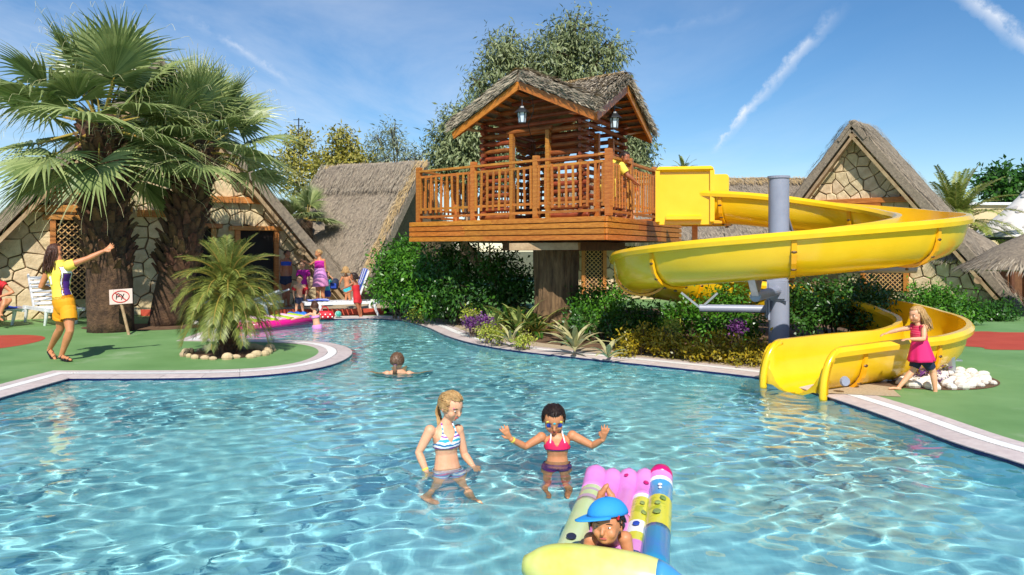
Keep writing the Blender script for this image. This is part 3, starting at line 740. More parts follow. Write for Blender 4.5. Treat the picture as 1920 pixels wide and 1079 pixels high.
for s, t in ((.79, -.06), (1.72, -.06)):
    mb = MB(); mb.box(st2(s, t, ZT+.88), aD, bD, UP, .09, .12, 1.76, bev=.008); mb.build('door_post', MATS['wood'], cab, origin=st2(s, t, ZT))
for s, t in ((-.06, .64), (-.06, 1.48)):
    mb = MB(); mb.box(st2(s, t, ZT+.85), aD, bD, UP, .12, .09, 1.7, bev=.008); mb.build('door_post', MATS['wood'], cab, origin=st2(s, t, ZT))
mb = MB(); mb.tube([st2(.7, -.04, ZT+1.8), st2(1.85, -.04, ZT+1.8)], .05, 9); mb.build('door_lintel', MATS['log'], cab)
mb = MB(); mb.beam(st2(CW/2, .2, ZT), st2(CW/2, .2, ZT+.01), .1, .1); 
for s, t in ((CW-.12, CD_-.12), (CW-.12, .12), (.12, CD_-.12), (.12, .12)):
    mb = MB(); mb.box(st2(s, t, ZT+.95), aD, bD, UP, .1, .1, 1.9); mb.build('corner_post', MATS['darkwood'], cab)
# thatched cross-gable roof
OVR = .52; rf = empty('cabin_roof'); rf.parent = TH; rf.location = st2(CW/2, CD_/2, EZ)-V(TH.location)
sa, sb, ta, tb2 = -OVR, CW+OVR, -OVR, CD_+OVR; NS = 46
SS = [sa+(sb-sa)*i/NS for i in range(NS+1)]; TT = [ta+(tb2-ta)*i/NS for i in range(NS+1)]
def thz(s, t):
    w = 0.05; z_ = AZ-np.log(np.exp(-np.clip((AZ-roofz(s, t)), 0, 5))) if False else roofz(s, t)
    return z_
mb = MB(); top = []; bot = []
for s in SS:
    for t in TT:
        z_ = roofz(s, t); p = st2(s, t, z_); e = min(s-sa, sb-s, t-ta, tb2-t)
        top.append(p+UP*((.27 if e > .04 else .2)+.035*noise.noise(p*3)+.02*noise.noise(p*9))); bot.append(p+UP*.0)
w = NS+1; k = len(top)
fs = [(i*w+j, (i+1)*w+j, (i+1)*w+j+1, i*w+j+1) for i in range(NS) for j in range(NS)]
fs += [tuple(k+q for q in f[::-1]) for f in fs]
bd = [j for j in range(NS)]+[i*w+NS for i in range(NS)]+[NS*w+j for j in range(NS, 0, -1)]+[i*w for i in range(NS, 0, -1)]
fs += [(bd[i], bd[(i+1) % len(bd)], k+bd[(i+1) % len(bd)], k+bd[i]) for i in range(len(bd))]
mb.add(top+bot, fs); th_ = mb.build('thatch', MATS['thatch'], rf)
rr = np.random.RandomState(5); ns = 34000
s = rr.uniform(sa-.02, sb+.02, ns); t = rr.uniform(ta-.02, tb2+.02, ns)
ed = rr.rand(ns) < .3; side = rr.randint(0, 4, ns)
s = np.where(ed & (side == 0), sa+rr.rand(ns)*.1, s); s = np.where(ed & (side == 1), sb-rr.rand(ns)*.1, s)
t = np.where(ed & (side == 2), ta+rr.rand(ns)*.1, t); t = np.where(ed & (side == 3), tb2-rr.rand(ns)*.1, t)
z1 = AZ-kf*np.abs(s-CW/2); z2 = AZ-kr*np.abs(t-CD_/2); zz = np.maximum(z1, z2); fr = z1 >= z2
ds = np.where(fr, np.sign(s-CW/2), 0.); dt = np.where(fr, 0., np.sign(t-CD_/2)); sl = np.where(fr, -kf, -kr)
av, bv, uv = np.array(aD), np.array(bD), np.array(UP)
d = ds[:, None]*av+dt[:, None]*bv+sl[:, None]*uv+rr.normal(0, .13, (ns, 3))+uv*rr.uniform(-.1, .34, (ns, 1))
pos = np.array(C0)+s[:, None]*av+t[:, None]*bv+(zz+.19+rr.rand(ns)*.13)[:, None]*uv
q4 = leafquads(pos, d, np.tile(uv, (ns, 1))+rr.normal(0, .3, (ns, 3)), rr.uniform(.12, .30, ns), rr.uniform(.014, .030, ns))
so_ = npmesh('straw', q4, 4, MATS['straw'], th_, rr.rand(ns)); tag(so_, kind='stuff')
for front in (True, False):       # straw ends along the two verges facing the pool
    ns = 3600; e_ = rr.uniform(-.01, 1.01, ns); lo2, hi2, k2, mid2 = (sa, sb, kf, CW/2) if front else (ta, tb2, kr, CD_/2); c_ = lo2+(hi2-lo2)*e_; zz = AZ-k2*np.abs(c_-mid2); sg = np.sign(c_-mid2); off = -.05-rr.rand(ns)*.05
    s = c_ if front else sa+off; t = ta+off if front else c_; al, ac = (av, bv) if front else (bv, av)
    pos = np.array(C0)+np.broadcast_to(s, ns)[:, None]*av+np.broadcast_to(t, ns)[:, None]*bv+(zz+.06+rr.rand(ns)*.2)[:, None]*uv
    d = sg[:, None]*al-k2*uv-ac*rr.uniform(-.05, .5, (ns, 1))+rr.normal(0, .12, (ns, 3)); so_ = npmesh('verge_straw', leafquads(pos, d, -ac+rr.normal(0, .3, (ns, 3)), rr.uniform(.1, .26, ns), rr.uniform(.012, .026, ns)), 4, MATS['straw'], th_, rr.rand(ns)); tag(so_, kind='stuff')
# paler ridge rolls
for a, b in (((CW/2, ta-.02), (CW/2, tb2)), ((sa-.02, CD_/2), (sb, CD_/2))):
    ns = 1800; u_ = rr.rand(ns); p0, p1 = np.array(st2(*a, AZ+.27)), np.array(st2(*b, AZ+.27)); dv = unit((p1-p0)[None])[0]; sd = np.cross(dv, uv)
    an = rr.uniform(-1, 1, ns); pos = p0+u_[:, None]*(p1-p0)+sd*(an*.1)[:, None]+uv*(.05-.06*an**2)[:, None]
    d = sd*np.sign(an)[:, None]*.9+dv*rr.normal(0, .6, (ns, 1))-uv*.35
    so_ = npmesh('ridge_straw', leafquads(pos, d, np.tile(uv, (ns, 1)), rr.uniform(.12, .26, ns), rr.uniform(.012, .022, ns)), 4, MATS['straw_gold'], th_, rr.rand(ns)); tag(so_, kind='stuff')
# bargeboards on all four verges, rafters and soffit boards
def barge(p, q_, nn):
    mb = MB(); mb.beam(p-UP*.07, q_-UP*.07, .045, .15, UP); mb.build('bargeboard', MATS['plank'], rf)
for t in (ta-.03, tb2+.03):
    barge(st2(CW/2, t, AZ+.03), st2(sa-.03, t, roofz(sa, CD_/2+9)+.0), -bD); barge(st2(CW/2, t, AZ+.03), st2(sb+.03, t, AZ-kf*(sb-CW/2)), -bD)
for s in (sa-.03, sb+.03):
    barge(st2(s, CD_/2, AZ+.03), st2(s, ta-.03, AZ-kr*(CD_/2-ta)), -aD); barge(st2(s, CD_/2, AZ+.03), st2(s, tb2+.03, AZ-kr*(tb2-CD_/2)), -aD)
for i in range(1, 8):    # soffit battens under the verges, seen from below
    f_ = i/8
    for sg in (-1, 1):
        s_ = CW/2+sg*f_*(CW/2+OVR); mb = MB(); mb.beam(st2(s_, ta, AZ-kf*abs(s_-CW/2)-.02), st2(s_, .1, AZ-kf*abs(s_-CW/2)-.02), .2, .015); mb.build('soffit_board', MATS['plank'], rf)
        t_ = CD_/2+sg*f_*(CD_/2+OVR); mb = MB(); mb.beam(st2(sa, t_, AZ-kr*abs(t_-CD_/2)-.02), st2(.1, t_, AZ-kr*abs(t_-CD_/2)-.02), .2, .015); mb.build('soffit_board', MATS['plank'], rf)
mb = MB(); w0 = st2(.95, ta, 4.6); mb.tube(catmull([w0, w0+V((.03, .1, -.3)), w0+V((-.06, .2, -.55)), w0+V((.05, .45, -.85))], 5), .008, 5); mb.build('cable', MATS['black'], rf)
# lanterns
def lantern(px, py, D, label):
    c = P(px, py, D); e = empty('lantern', c+V((0, 0, .2)), label, 'lantern', 'lanterns under the tree house eaves')
    def hexring(r_, z_): return [c+V((r_*math.cos(R(60*i)), r_*math.sin(R(60*i)), z_)) for i in range(6)]
    mb = MB(); mb.loft([hexring(.062, -.13), hexring(.085, .06)]); mb.build('glass', MATS['lantern_glass'], e)
    for i in range(6):
        mb = MB(); mb.beam(hexring(.066, -.13)[i], hexring(.09, .06)[i], .012, .012); mb.build('bar', MATS['lantern_metal'], e)
    mb = MB(); mb.loft([hexring(.15, .05), hexring(.13, .075), hexring(.06, .14), hexring(.05, .17), hexring(.015, .19)]); mb.build('lid', MATS['lantern_metal'], e)
    mb = MB(); mb.loft([hexring(.07, -.15), hexring(.07, -.13)]); mb.build('base', MATS['lantern_metal'], e)
    mb = MB(); mb.tube([c+UP*.18, c+UP*.3], .01, 6); mb.tube([c+UP*.27, c+bD*.4+UP*.3], .012, 6); mb.build('bracket', MATS['lantern_metal'], e)
lantern(979, 217, 14.55, 'dark metal lantern beside the cabin front door'); lantern(1152, 227, 14.75, 'dark metal lantern on the right side of the cabin')
# ================================================================== WATER SLIDE
SC = V((4.14, 12.0, 0)); RC = 2.11; HW = .42
SL = empty('water_slide', (4.14, 12, 0), 'yellow spiral water slide ending in the pool', 'water slide')
def hz(th):      # rim height along the spiral, th in degrees going down from 75
    keys = [(75, 2.60), (0, 2.21), (-90, 1.90), (-180, 1.57), (-270, 1.08), (-360, .66), (-421, .52)]
    for (a, za), (b, zb) in zip(keys, keys[1:]):
        if b <= th <= a: return za+(zb-za)*(a-th)/(a-b)
    return keys[0][1] if th > 75 else keys[-1][1]
path = []
e0 = [V((3.62, 14.72, 2.72)), V((3.95, 14.52, 2.69)), V((4.35, 14.27, 2.65))]
th = 70
arc = []
while th > -421.5: arc.append(SC+V((RC*math.cos(R(th)), RC*math.sin(R(th)), hz(th)))); th -= 5
ex = [V((4.35, 9.70, .52)), V((3.95, 9.48, .51)), V((3.56, 9.26, .50))]
entry = catmull([e0[0]-V((.3, -.2, -.02)), *e0, arc[0], arc[1]], 5)[5:-5]
path = entry+arc+catmull([arc[-2], arc[-1], *ex], 4)[4:]
def section(i):
    """open U section at path point i: list of points from inner-bank lip, round the bottom, to the outer lip and back inside (thickness)"""
    p = path[i]; d = (path[min(i+1, len(path)-1)]-path[max(i-1, 0)]); d.z = 0; d.normalize(); o = V((-d.y, d.x, 0))   # o points to the left of travel (outside of the spiral, since it turns right)
    def prof(w, dep, top):
        pts = []
        for k in range(13):
            a = math.pi*k/12; pts.append((-w*math.cos(a)*(1 if True else 1), -dep*math.sin(a)**.72))
        return pts
    outer = prof(HW, .56, 0); inner = prof(HW-.035, .525, 0)
    lipo = [(-HW-.075, -.075), (-HW-.085, -.02), (-HW-.05, .03)]; lipi = [(HW+.05, .03), (HW+.085, -.02), (HW+.075, -.075)]
    seq = [(-HW-.015, -.085)]+lipo+[(-HW+.02, .03)]+inner[1:-1]+[(HW-.02, .03)]+lipi+[(HW+.015, -.085)]+outer[::-1][1:-1]
    return [p+o*x+UP*z_ for x, z_ in seq], p, d, o
secs = [section(i) for i in range(len(path))]
joints = [0]; acc = 0
bounds = [0]+[i for i in range(6, len(path)-3) if (i-6) % 9 == 0]+[len(path)-1]
if bounds[-1]-bounds[-2] < 4: bounds.pop(-2)
for bi, (a, b) in enumerate(zip(bounds, bounds[1:])):
    mb = MB(); mb.loft([s[0] for s in secs[a:b+1]]); sct = mb.build('slide_section', MATS['slide_yellow'], SL, smooth=True)
    sct.data.set_sharp_from_angle(angle=R(40))
    if bi > 0:       # bolted flange round the joint
        s0, p, d, o = secs[a]; mb = MB(); fr_ = []
        for off, g in ((-.035, 1.0), (-.03, 1.13), (.03, 1.13), (.035, 1.0)):
            ring = []
            for k in range(15):
                an = math.pi*k/14; ring.append(p+d*off-o*HW*math.cos(an)*(1+(g-1)*.55)-UP*((.56*math.sin(an)**.72)*(1+(g-1)*.5)+.085*(1-abs(math.sin(an)))))
            fr_.append(ring)
        mb.loft(fr_, cap=False, closed=False); fl = mb.build('flange', MATS['slide_gold'], SL, smooth=False)
        for k in range(1, 14, 2):
            an = math.pi*k/14; c = p-o*(HW+.03)*math.cos(an)-UP*(.585*math.sin(an)**.72+.03)
            mb = MB(); mb.ell(c, d*.04, o*.018, UP*.018, 6, 4); mb.build('bolt', MATS['bolt'], fl)
# mouth: the walls curve down to the water
s0, p, d, o = secs[-1]; rg_ = []; NM = 8
for i in range(NM+1):
    a = math.pi/2*i/NM; fx = .30*math.sin(a); cap = .03-.50*(1-math.cos(a)); rg_.append([V((q.x, q.y, min(q.z, p.z+cap)))+d*fx-UP*.02*(i/NM) for q in s0])
mb = MB(); mb.loft(rg_); mo = mb.build('mouth', MATS['slide_yellow'], SL, smooth=True); mo.data.set_sharp_from_angle(angle=R(40))
for sd in (-1, 1):
    mb = MB(); pts = []
    for i in range(NM+2):
        a = math.pi/2*min(i, NM)/NM; pts.append(p+o*(sd*(HW+.015))+d*(.30*math.sin(a)+.0)+UP*(-.02-.50*(1-math.cos(a))-(.1 if i > NM else 0)))
    mb.tube(pts, [.05]+[.05]*(NM)+[.045], 10, flat=.9); mb.build('mouth_edge', MATS['slide_yellow'], SL, smooth=True)
mb = MB(); s0, p, d, o = secs[-3]; c = p+o*(HW+.07)*(1 if (o*1).y < 0 else -1)-UP*.36+d*.2; q = (V((c.x, c.y, 0))-V((p.x, p.y, 0))).normalized()
mb.tube([c-q*.0, c+q*.03], [.06, .05], 12); mb.build('water_jet', MATS['steel'], SL)
# tall entry box
E0 = path[0]; eb = empty('entry_box'); eb.parent = SL; d = (path[2]-path[0]); d.z = 0; d.normalize(); o = V((-d.y, d.x, 0)); eb.location = E0-V(SL.location)
def rrect(w, h, rad, k=5):
    pts = []
    for cx_, cy_, a0 in ((w/2-rad, h-rad, 0), (-w/2+rad, h-rad, 90), (-w/2+rad, rad, 180), (w/2-rad, rad, 270)):
        pts += [(cx_+rad*math.cos(R(a0+90*i/k)), cy_+rad*math.sin(R(a0+90*i/k))) for i in range(k+1)]
    return pts
ZE = ZT-.12
fa = P(1230, 370, 14.40); fb = P(1338, 370, 14.22); fd = (fb-fa); fd.z = 0; wbox = fd.length; fd.normalize(); fo = V((fd.y, -fd.x, 0))
mid = (fa+fb)/2; mid.z = ZE
mb = MB(); mb.prism(rrect(wbox, 1.08, .07), mid, fd, UP, fo, -.03, .03, .012); side1 = mb.build('side_panel', MATS['slide_yellow'], eb)
mb = MB(); mb.prism(rrect(wbox-.12, .92, .04), mid+UP*.08, fd, UP, fo, .03, .035, 0); 
for z_, h_ in ((1.03, .1),):
    mb = MB(); mb.box(mid+UP*z_+fo*.05, fd, fo, UP, wbox-.02, .13, h_, bev=.04); mb.build('rim', MATS['slide_yellow'], side1, smooth=False)
for sg in (-1, 1):
    mb = MB(); mb.box(mid+fd*sg*(wbox/2-.03)+UP*.53+fo*.045, fd, fo, UP, .08, .1, 1.0, bev=.03); mb.build('rim', MATS['slide_yellow'], side1)
mb = MB(); mb.box(mid+UP*.13+fo*.07-fd*.02, fd, fo, UP, wbox*.62, .14, .1, bev=.02); mb.build('step_bulge', MATS['slide_yellow'], side1)
far_ = mid-fo*.95+fd*.42; mb = MB(); mb.prism(rrect(wbox*.9, 1.02, .07), far_, fd, UP, fo, -.03, .03, .012); mb.build('side_panel', MATS['slide_yellow'], eb)
mb = MB(); mb.box(mid-fo*.47+UP*.06+fd*.1, fd, fo, UP, wbox*1.1, .9, .06); mb.build('floor_panel', MATS['slide_gold'], eb)
mb = MB(); mb.box(mid-fo*.3+UP*-.25+fd*.2, fd, fo, UP, .1, .1, .6); mb.build('bracket', MATS['wood'], eb)
# column and arms
cl = empty('column'); cl.parent = SL; cl.location = SC-V(SL.location)
mb = MB(); mb.tube([SC-UP*.02, SC+UP*2.76], .155, 24); mb.build('post', MATS['steel'], cl, smooth=False); cl.children[0].data.set_sharp_from_angle(angle=R(30)); cl.children[0].data.shade_smooth(); cl.children[0].data.set_sharp_from_angle(angle=R(40))
mb = MB(); mb.tube([SC+UP*2.75, SC+UP*2.785], .17, 24); mb.build('cap', MATS['steel'], cl)
def arm(th, z_, r_=.062, rr_=2.0, both=False, col=True):
    dirv = V((math.cos(R(th)), math.sin(R(th)), 0)); zc = z_
    mb = MB(); mb.tube([SC+dirv*.15+UP*zc, SC+dirv*rr_+UP*zc], r_, 14); mb.build('arm', MATS['steel'], cl, smooth=False)
    a_ = cl.children[-1]; a_.data.shade_smooth(); a_.data.set_sharp_from_angle(angle=R(40))
    sd = V((-dirv.y, dirv.x, 0)); mb = MB(); mb.box(SC+dirv*.16+UP*zc, dirv, sd, UP, .03, .3, .32, bev=.005); mb.box(SC+dirv*.19+UP*zc, dirv, sd, UP, .02, .24, .26, bev=.005); mb.build('plate', MATS['steel'], cl)
    # cradle at the end
    e = SC+dirv*rr_; sp = hz(th if th <= 70 else th-360)-.60
    for w in (-.28, .28):
        mb = MB(); mb.beam(e-dirv*.02+UP*zc, e+dirv*w*1.0+UP*(zc+.16+abs(w)*.3), .03, .09, sd); mb.build('cradle', MATS['zinc'], cl)
arm(-118, 1.02, .072, 1.9); arm(-8, 1.36, .072, 2.0); arm(168, .72, .06, 1.2)
mb = MB(); mb.tube([SC+V((.12, .08, 1.95)), SC+V((.75, .5, 1.66))], .04, 10); mb.build('brace', MATS['steel'], cl)
mb = MB(); mb.tube([SC+V((.12, .1, 2.3)), SC+V((.55, .75, 1.7))], .028, 10); mb.build('brace', MATS['steel'], cl)
# foot brackets of the lowest course
for th in (-372, -408):
    dv = V((math.cos(R(th)), math.sin(R(th)), 0)); sd = V((-dv.y, dv.x, 0)); c = SC+dv*(RC+.34)
    mb = MB(); mb.beam(c+UP*.28, c+dv*.02+UP*.0, .05, .12, sd); mb.box(c+UP*.012, dv, sd, UP, .22, .2, .02); mb.build('foot_bracket', MATS['zinc'], SL)
for th in (-330, -25):
    pass
# ================================================================== VEGETATION
def frond_fan(el, Lp, Lb, rs, droop=.5, nseg=40):
    """fan frond along +x: petiole then a pleated fan of segments with hanging tips"""
    r = random.Random(rs); mb = MB(); att = []
    d = V((math.cos(el), 0, math.sin(el))); nb = V((-math.sin(el), 0, math.cos(el))); y = V((0, 1, 0))
    pts = [d*(Lp*t)+V((0, 0, -.10*Lp*t*t)) for t in (0, .35, .7, 1)]
    mb.tube(pts, [.035, .024, .019, .016], 6, mi=1, flat=.6); att += [.5]*len(mb.f)
    h = pts[-1]; roll = r.uniform(-.4, .4); yy = y*math.cos(roll)+nb*math.sin(roll); nn = d.cross(yy)
    if nn.z < 0: nn = -nn
    cost = d*.30*Lb
    for k in range(nseg):
        ph = R(-112+224*(k+.5)/nseg); L_ = Lb*(1-.30*(abs(ph)/R(118))**2)*r.uniform(.93, 1.05)
        ds = d*math.cos(ph)+yy*math.sin(ph); o = h+cost*math.cos(ph)*.5*max(0, math.cos(ph/2)) if abs(ph) < R(70) else h
        side = nn.cross(ds).normalized(); dr = droop*r.uniform(.45, 1.2); L2 = L_-(o-h).length*.6; rv = r.random()
        prev = None; n0 = len(mb.v); tw = r.uniform(-.3, .3)
        for i, s in enumerate((0, .18, .42, .62, .82, 1.0)):
            w = Lb*.0185*(.35+1.3*min(1, s*2.6))*(1 if s < .38 else max(.07, 1-(s-.38)/.56))
            p = o+ds*(s*L2)+nn*(.12*L2*math.sin(abs(ph))*s)-V((0, 0, dr*L2*max(0, s-.38)**1.6*1.25))
            if s > .6: p += side*tw*(s-.6)*L2*.5
            vsd = side*w; f = nn*(w*.55)
            mb.v += [tuple(p-vsd), tuple(p+f), tuple(p+vsd)]
            if i:
                a = n0+(i-1)*3; b = n0+i*3
                mb.f += [(a, a+1, b+1, b), (a+1, a+2, b+2, b+1)]; mb.m += [0, 0]; att += [min(1, max(0, rv*.7+.25*s))]*2
        if k % 3 == 0:    # pale thread hanging off the segment
            q = p; t_ = [q, q+ds*.12*Lb+V((0, 0, -.04*Lb)), q+ds*.16*Lb+V((r.uniform(-.05, .05), r.uniform(-.05, .05), -.16*Lb))]
            mb.tube(catmull(t_, 3), .0022, 3, mi=2, cap=False); att += [.5]*(len(mb.f)-len(att))
    me_o = mb.build('frond', [MATS['palm_green'], MATS['petiole'], MATS['palm_fil']], attr=att); me = me_o.data; bpy.data.objects.remove(me_o); return me
def frond_pin(el, Ln, rs, npair=34, droop=.9, ll=.28, wl=.012, mi=('date_green', 'petiole'), vee=.5):
    r = random.Random(rs); mb = MB(); att = []
    def cen(s):
        a = el-droop*s*1.5; return a
    pts = [V((0, 0, 0))]; m = 16
    for i in range(m):
        s = (i+.5)/m; a = el-droop*1.75*s**1.25; pts.append(pts[-1]+V((math.cos(a), 0, math.sin(a)))*(Ln/m))
    mb.tube(pts, [.016*(1-.8*i/m) for i in range(m+1)], 5, mi=1); att += [.5]*len(mb.f)
    for k in range(npair):
        s = .14+.86*k/npair; x = s*m; i = min(m-1, int(x)); p = pts[i].lerp(pts[i+1], x-i); d = (pts[i+1]-pts[i]).normalized()
        up = V((-d.z, 0, d.x)); L_ = ll*math.sin(math.pi*(.12+.80*s))**.7*r.uniform(.85, 1.1)
        for sg in (-1, 1):
            dd = (d*.75+V((0, sg, 0))*.8+up*vee*r.uniform(.5, 1.1)).normalized(); side = dd.cross(up).normalized()*(wl); rv = r.random()
            q1 = p+dd*L_*.5-V((0, 0, .05*L_)); q2 = p+dd*L_-V((0, 0, r.uniform(.2, .45)*L_)); n0 = len(mb.v)
            mb.v += [tuple(p-side*.4), tuple(p+side*.4), tuple(q1+side), tuple(q1-side), tuple(q2)]
            mb.f += [(n0, n0+1, n0+2, n0+3), (n0+3, n0+2, n0+4)]; mb.m += [0, 0]; att += [rv]*2
    o = mb.build('frond', [MATS[q] for q in mi], attr=att); me = o.data; bpy.data.objects.remove(o); return me
fan_meshes = [(el, frond_fan(R(el), .95, 1.28, 100+i, dr)) for i, (el, dr) in enumerate(((86, .2), (74, .3), (62, .35), (50, .45), (38, .5), (26, .55), (14, .6), (2, .6), (-12, .5), (-26, .42), (-40, .35)))]
boot = MB(); boot.loft([[V((0, -.085, -.06)), V((0, .085, -.06)), V((.03, .07, -.06)), V((.03, -.07, -.06))], [V((.02, -.06, .06)), V((.02, .06, .06)), V((.075, .045, .05)), V((.075, -.045, .05))], [V((.10, -.028, .16)), V((.10, .028, .16)), V((.13, .02, .145)), V((.13, -.02, .145))]])
boot_me = boot.build('leaf_base', MATS['boot']); bm_ = boot_me.data; bpy.data.objects.remove(boot_me)
def trunk_mesh(pts, radf, parent, m, nseg=24, name='trunk'):
    mb = MB(); rings = []; pts = [V(p) for p in pts]; fine = catmull(pts, 6)
    for i, p in enumerate(fine):
        t = i/(len(fine)-1); ring = []
        for j in range(nseg):
            a = 2*math.pi*j/nseg; q = V((math.cos(a), math.sin(a), 0)); r_ = radf(t)*(1+.08*noise.noise(V((q.x*3, q.y*3, p.z*1.5)))+.05*noise.noise(V((q.x*9, q.y*9, p.z*.9))))
            ring.append(p+q*r_)
        rings.append(ring)
    mb.loft(rings); return mb.build(name, MATS[m], parent, smooth=True)
def fan_palm(label, base, crown, r0, r1, nf, rs, kmax=11, fs=1.0):
    r = random.Random(rs); base, crown = V(base), V(crown); T = empty('fan_palm', base, label, 'palm tree', 'tall fan palms')
    mid = base.lerp(crown, .5)+V((.04, 0, 0)); radf = lambda t: r0*(1-.0*t)+(r1-r0)*min(1, t*1.1)
    tr_ = trunk_mesh([base-V((0, 0, .05)), mid, crown], radf, T, 'bark_dark')
    nb = 150
    for i in range(nb):
        t = .28+.66*i/nb; a = i*2.39996+r.uniform(-.15, .15); p = base.lerp(crown, t); rad = radf(t)*.93
        o = mkobj('leaf_base', bm_, tr_); o.location = p+V((math.cos(a), math.sin(a), 0))*rad-abs_loc(tr_); o.rotation_euler = (r.uniform(-.15, .15), r.uniform(-.1, .25), a); s = r.uniform(1.0, 1.6); o.scale = (s, s, s)
    for i in range(nf):
        q = (i+.5)/nf; k = min(kmax-1, int((q**.9)*kmax)); el, me = fan_meshes[k]
        a = i*2.39996+r.uniform(-.25, .25); o = mkobj('frond', me, T); s = fs*r.uniform(1.0, 1.22)*(1.0 if el < 70 else .92)
        o.location = crown-base+V((math.cos(a)*.1, math.sin(a)*.1, -.35*q)); o.rotation_euler = (r.uniform(-.15, .15), r.uniform(-.08, .08), a); o.scale = (s, s, s)
    return T
c1 = P(190, 218, 15.6); b1 = G(203, 622)
fan_palm('left and larger of the two tall fan palms, beside the small sign on a post', (b1.x, b1.y+.1, 0), c1, .44, .35, 34, 1)
b2_ = G(300, 612); c2 = P(378, 262, 16.6)
fan_palm('right one of the two tall fan palms, leaning toward the pool', (b2_.x, b2_.y+.3, 0), c2, .40, .32, 32, 2, 9, .86)
mb = MB(); cc = (V((b1.x, b1.y, 0))+V((b2_.x, b2_.y, 0)))/2; sheet('palm_bed_soil', ellipse(cc.x, cc.y+.35, 1.25, .75), .006, MATS['soil'])
for i in range(9):
    p = G(320+i*9, 606+random.uniform(-4, 5)); mb = MB(); s = random.uniform(.06, .12); mb.ell(p+V((0, 0, s*.3)), V((s*1.2, 0, 0)), V((0, s, 0)), V((0, 0, s*.7)), 8, 6)
    st_o = mb.build('bed_stone', MATS['white_stone'] if i % 2 else MATS['tan_stone']); tag(st_o, 'rough pale stone at the foot of the tall palms', 'stone', 'stones at the foot of the tall palms')
# small date palm on the green peninsula
sp0 = V((sp_.x, sp_.y, 0)); SPm = empty('date_palm', sp0, 'short feathery date palm in a ring of stones on the green tongue', 'palm tree')
tr_ = trunk_mesh([sp0-V((0, 0, .03)), sp0+V((-.02, 0, .45)), sp0+V((-.01, 0, .98))], lambda t: .14-.02*t, SPm, 'bark_dark', 16)
for i in range(60):
    t = .05+.93*i/60; a = i*2.39996; o = mkobj('leaf_base', bm_, tr_); o.location = sp0+V((0, 0, .98*t))+V((math.cos(a), math.sin(a), 0))*.115-abs_loc(tr_); o.rotation_euler = (0, .1, a); o.scale = (.55, .5, .55)
pin = [(el, frond_pin(R(el), .98, 200+i, 64, dr, .23, .0042)) for i, (el, dr) in enumerate(((84, .5), (72, .8), (62, 1.0), (50, 1.1), (36, 1.1), (20, 1.0), (0, .85), (-20, .6)))]
for i in range(92):
    q = (i+.5)/92; k = min(len(pin)-1, int(q*len(pin))); a = i*2.39996; o = mkobj('frond', pin[k][1], SPm); o.location = V((-.01, 0, 1.0-.12*q)); o.rotation_euler = (random.uniform(-.1, .1), 0, a); s = random.uniform(.86, 1.08); o.scale = (s, s, s)
for i in range(24):
    a = 2*math.pi*(i+random.uniform(-.25, .25))/24; q = random.uniform(.9, 1.1); p = sp0+V((math.cos(a)*.66*q, math.sin(a)*.6*q, 0)); s = random.uniform(.045, .1); mb = MB()
    mb.ell(p+V((0, 0, s*.35)), V((s*random.uniform(.9, 1.5)*-math.sin(a), s*math.cos(a), 0)), V((s*.8*math.cos(a), s*.8*math.sin(a), 0)), V((0, 0, s*.75)), 9, 6)
    tag(mb.build('border_stone', MATS['tan_stone'], origin=p), 'pale rounded stone in the ring round the short palm', 'stone', 'stones round the short palm')
# distant date palm on the right
dp = P(1790, 470, 29); dp.z = 0; DPm = empty('date_palm', dp, 'broad date palm behind the right end of the slide', 'palm tree')
trunk_mesh([dp, dp+V((0, 0, 1.3)), dp+V((0, 0, 2.5))], lambda t: .28-.05*t, DPm, 'bark_dark', 14)
pin2 = [frond_pin(R(el), 2.5, 260+i, 46, dr, .5, .022, vee=.35) for i, (el, dr) in enumerate(((82, .25), (68, .45), (55, .6), (40, .7), (22, .7), (5, .5)))]
for i in range(44):
    q = (i+.5)/44; a = i*2.39996; o = mkobj('frond', pin2[min(5, int(q*6))], DPm); o.location = V((0, 0, 2.5)); o.rotation_euler = (0, 0, a); s = random.uniform(.85, 1.05); o.scale = (s, s, s)
# small palm head far behind the slide
fp = P(1282, 322, 42); fpb = V((fp.x, fp.y, 0)); FPm = empty('date_palm', fpb, 'tiny far palm top showing above the yellow entry box', 'palm tree')
trunk_mesh([fpb, fpb+V((0, 0, 3)), V((fp.x, fp.y, fp.z-.1))], lambda t: .2, FPm, 'bark_dark', 8)
for i in range(16):
    o = mkobj('frond', pin2[i % 6], FPm); o.location = V((0, 0, fp.z-.1)); o.rotation_euler = (0, 0, i*2.4); o.scale = (.42, .42, .42)
# palm tuft between the left house and the middle roof
fp = P(575, 372, 24.5); fpb = V((fp.x, fp.y, 0)); FPm = empty('fan_palm', fpb, 'low fan palm in the gap between the left house and the grey roof', 'palm tree')
trunk_mesh([fpb, fpb+V((0, 0, 1.4)), V((fp.x, fp.y, fp.z-.7))], lambda t: .2, FPm, 'bark_dark', 10)
for i in range(14):
    o = mkobj('frond', fan_meshes[(i*3) % 8][1], FPm); o.location = V((0, 0, fp.z-.7)); o.rotation_euler = (0, 0, i*2.4); o.scale = (.6, .6, .6)
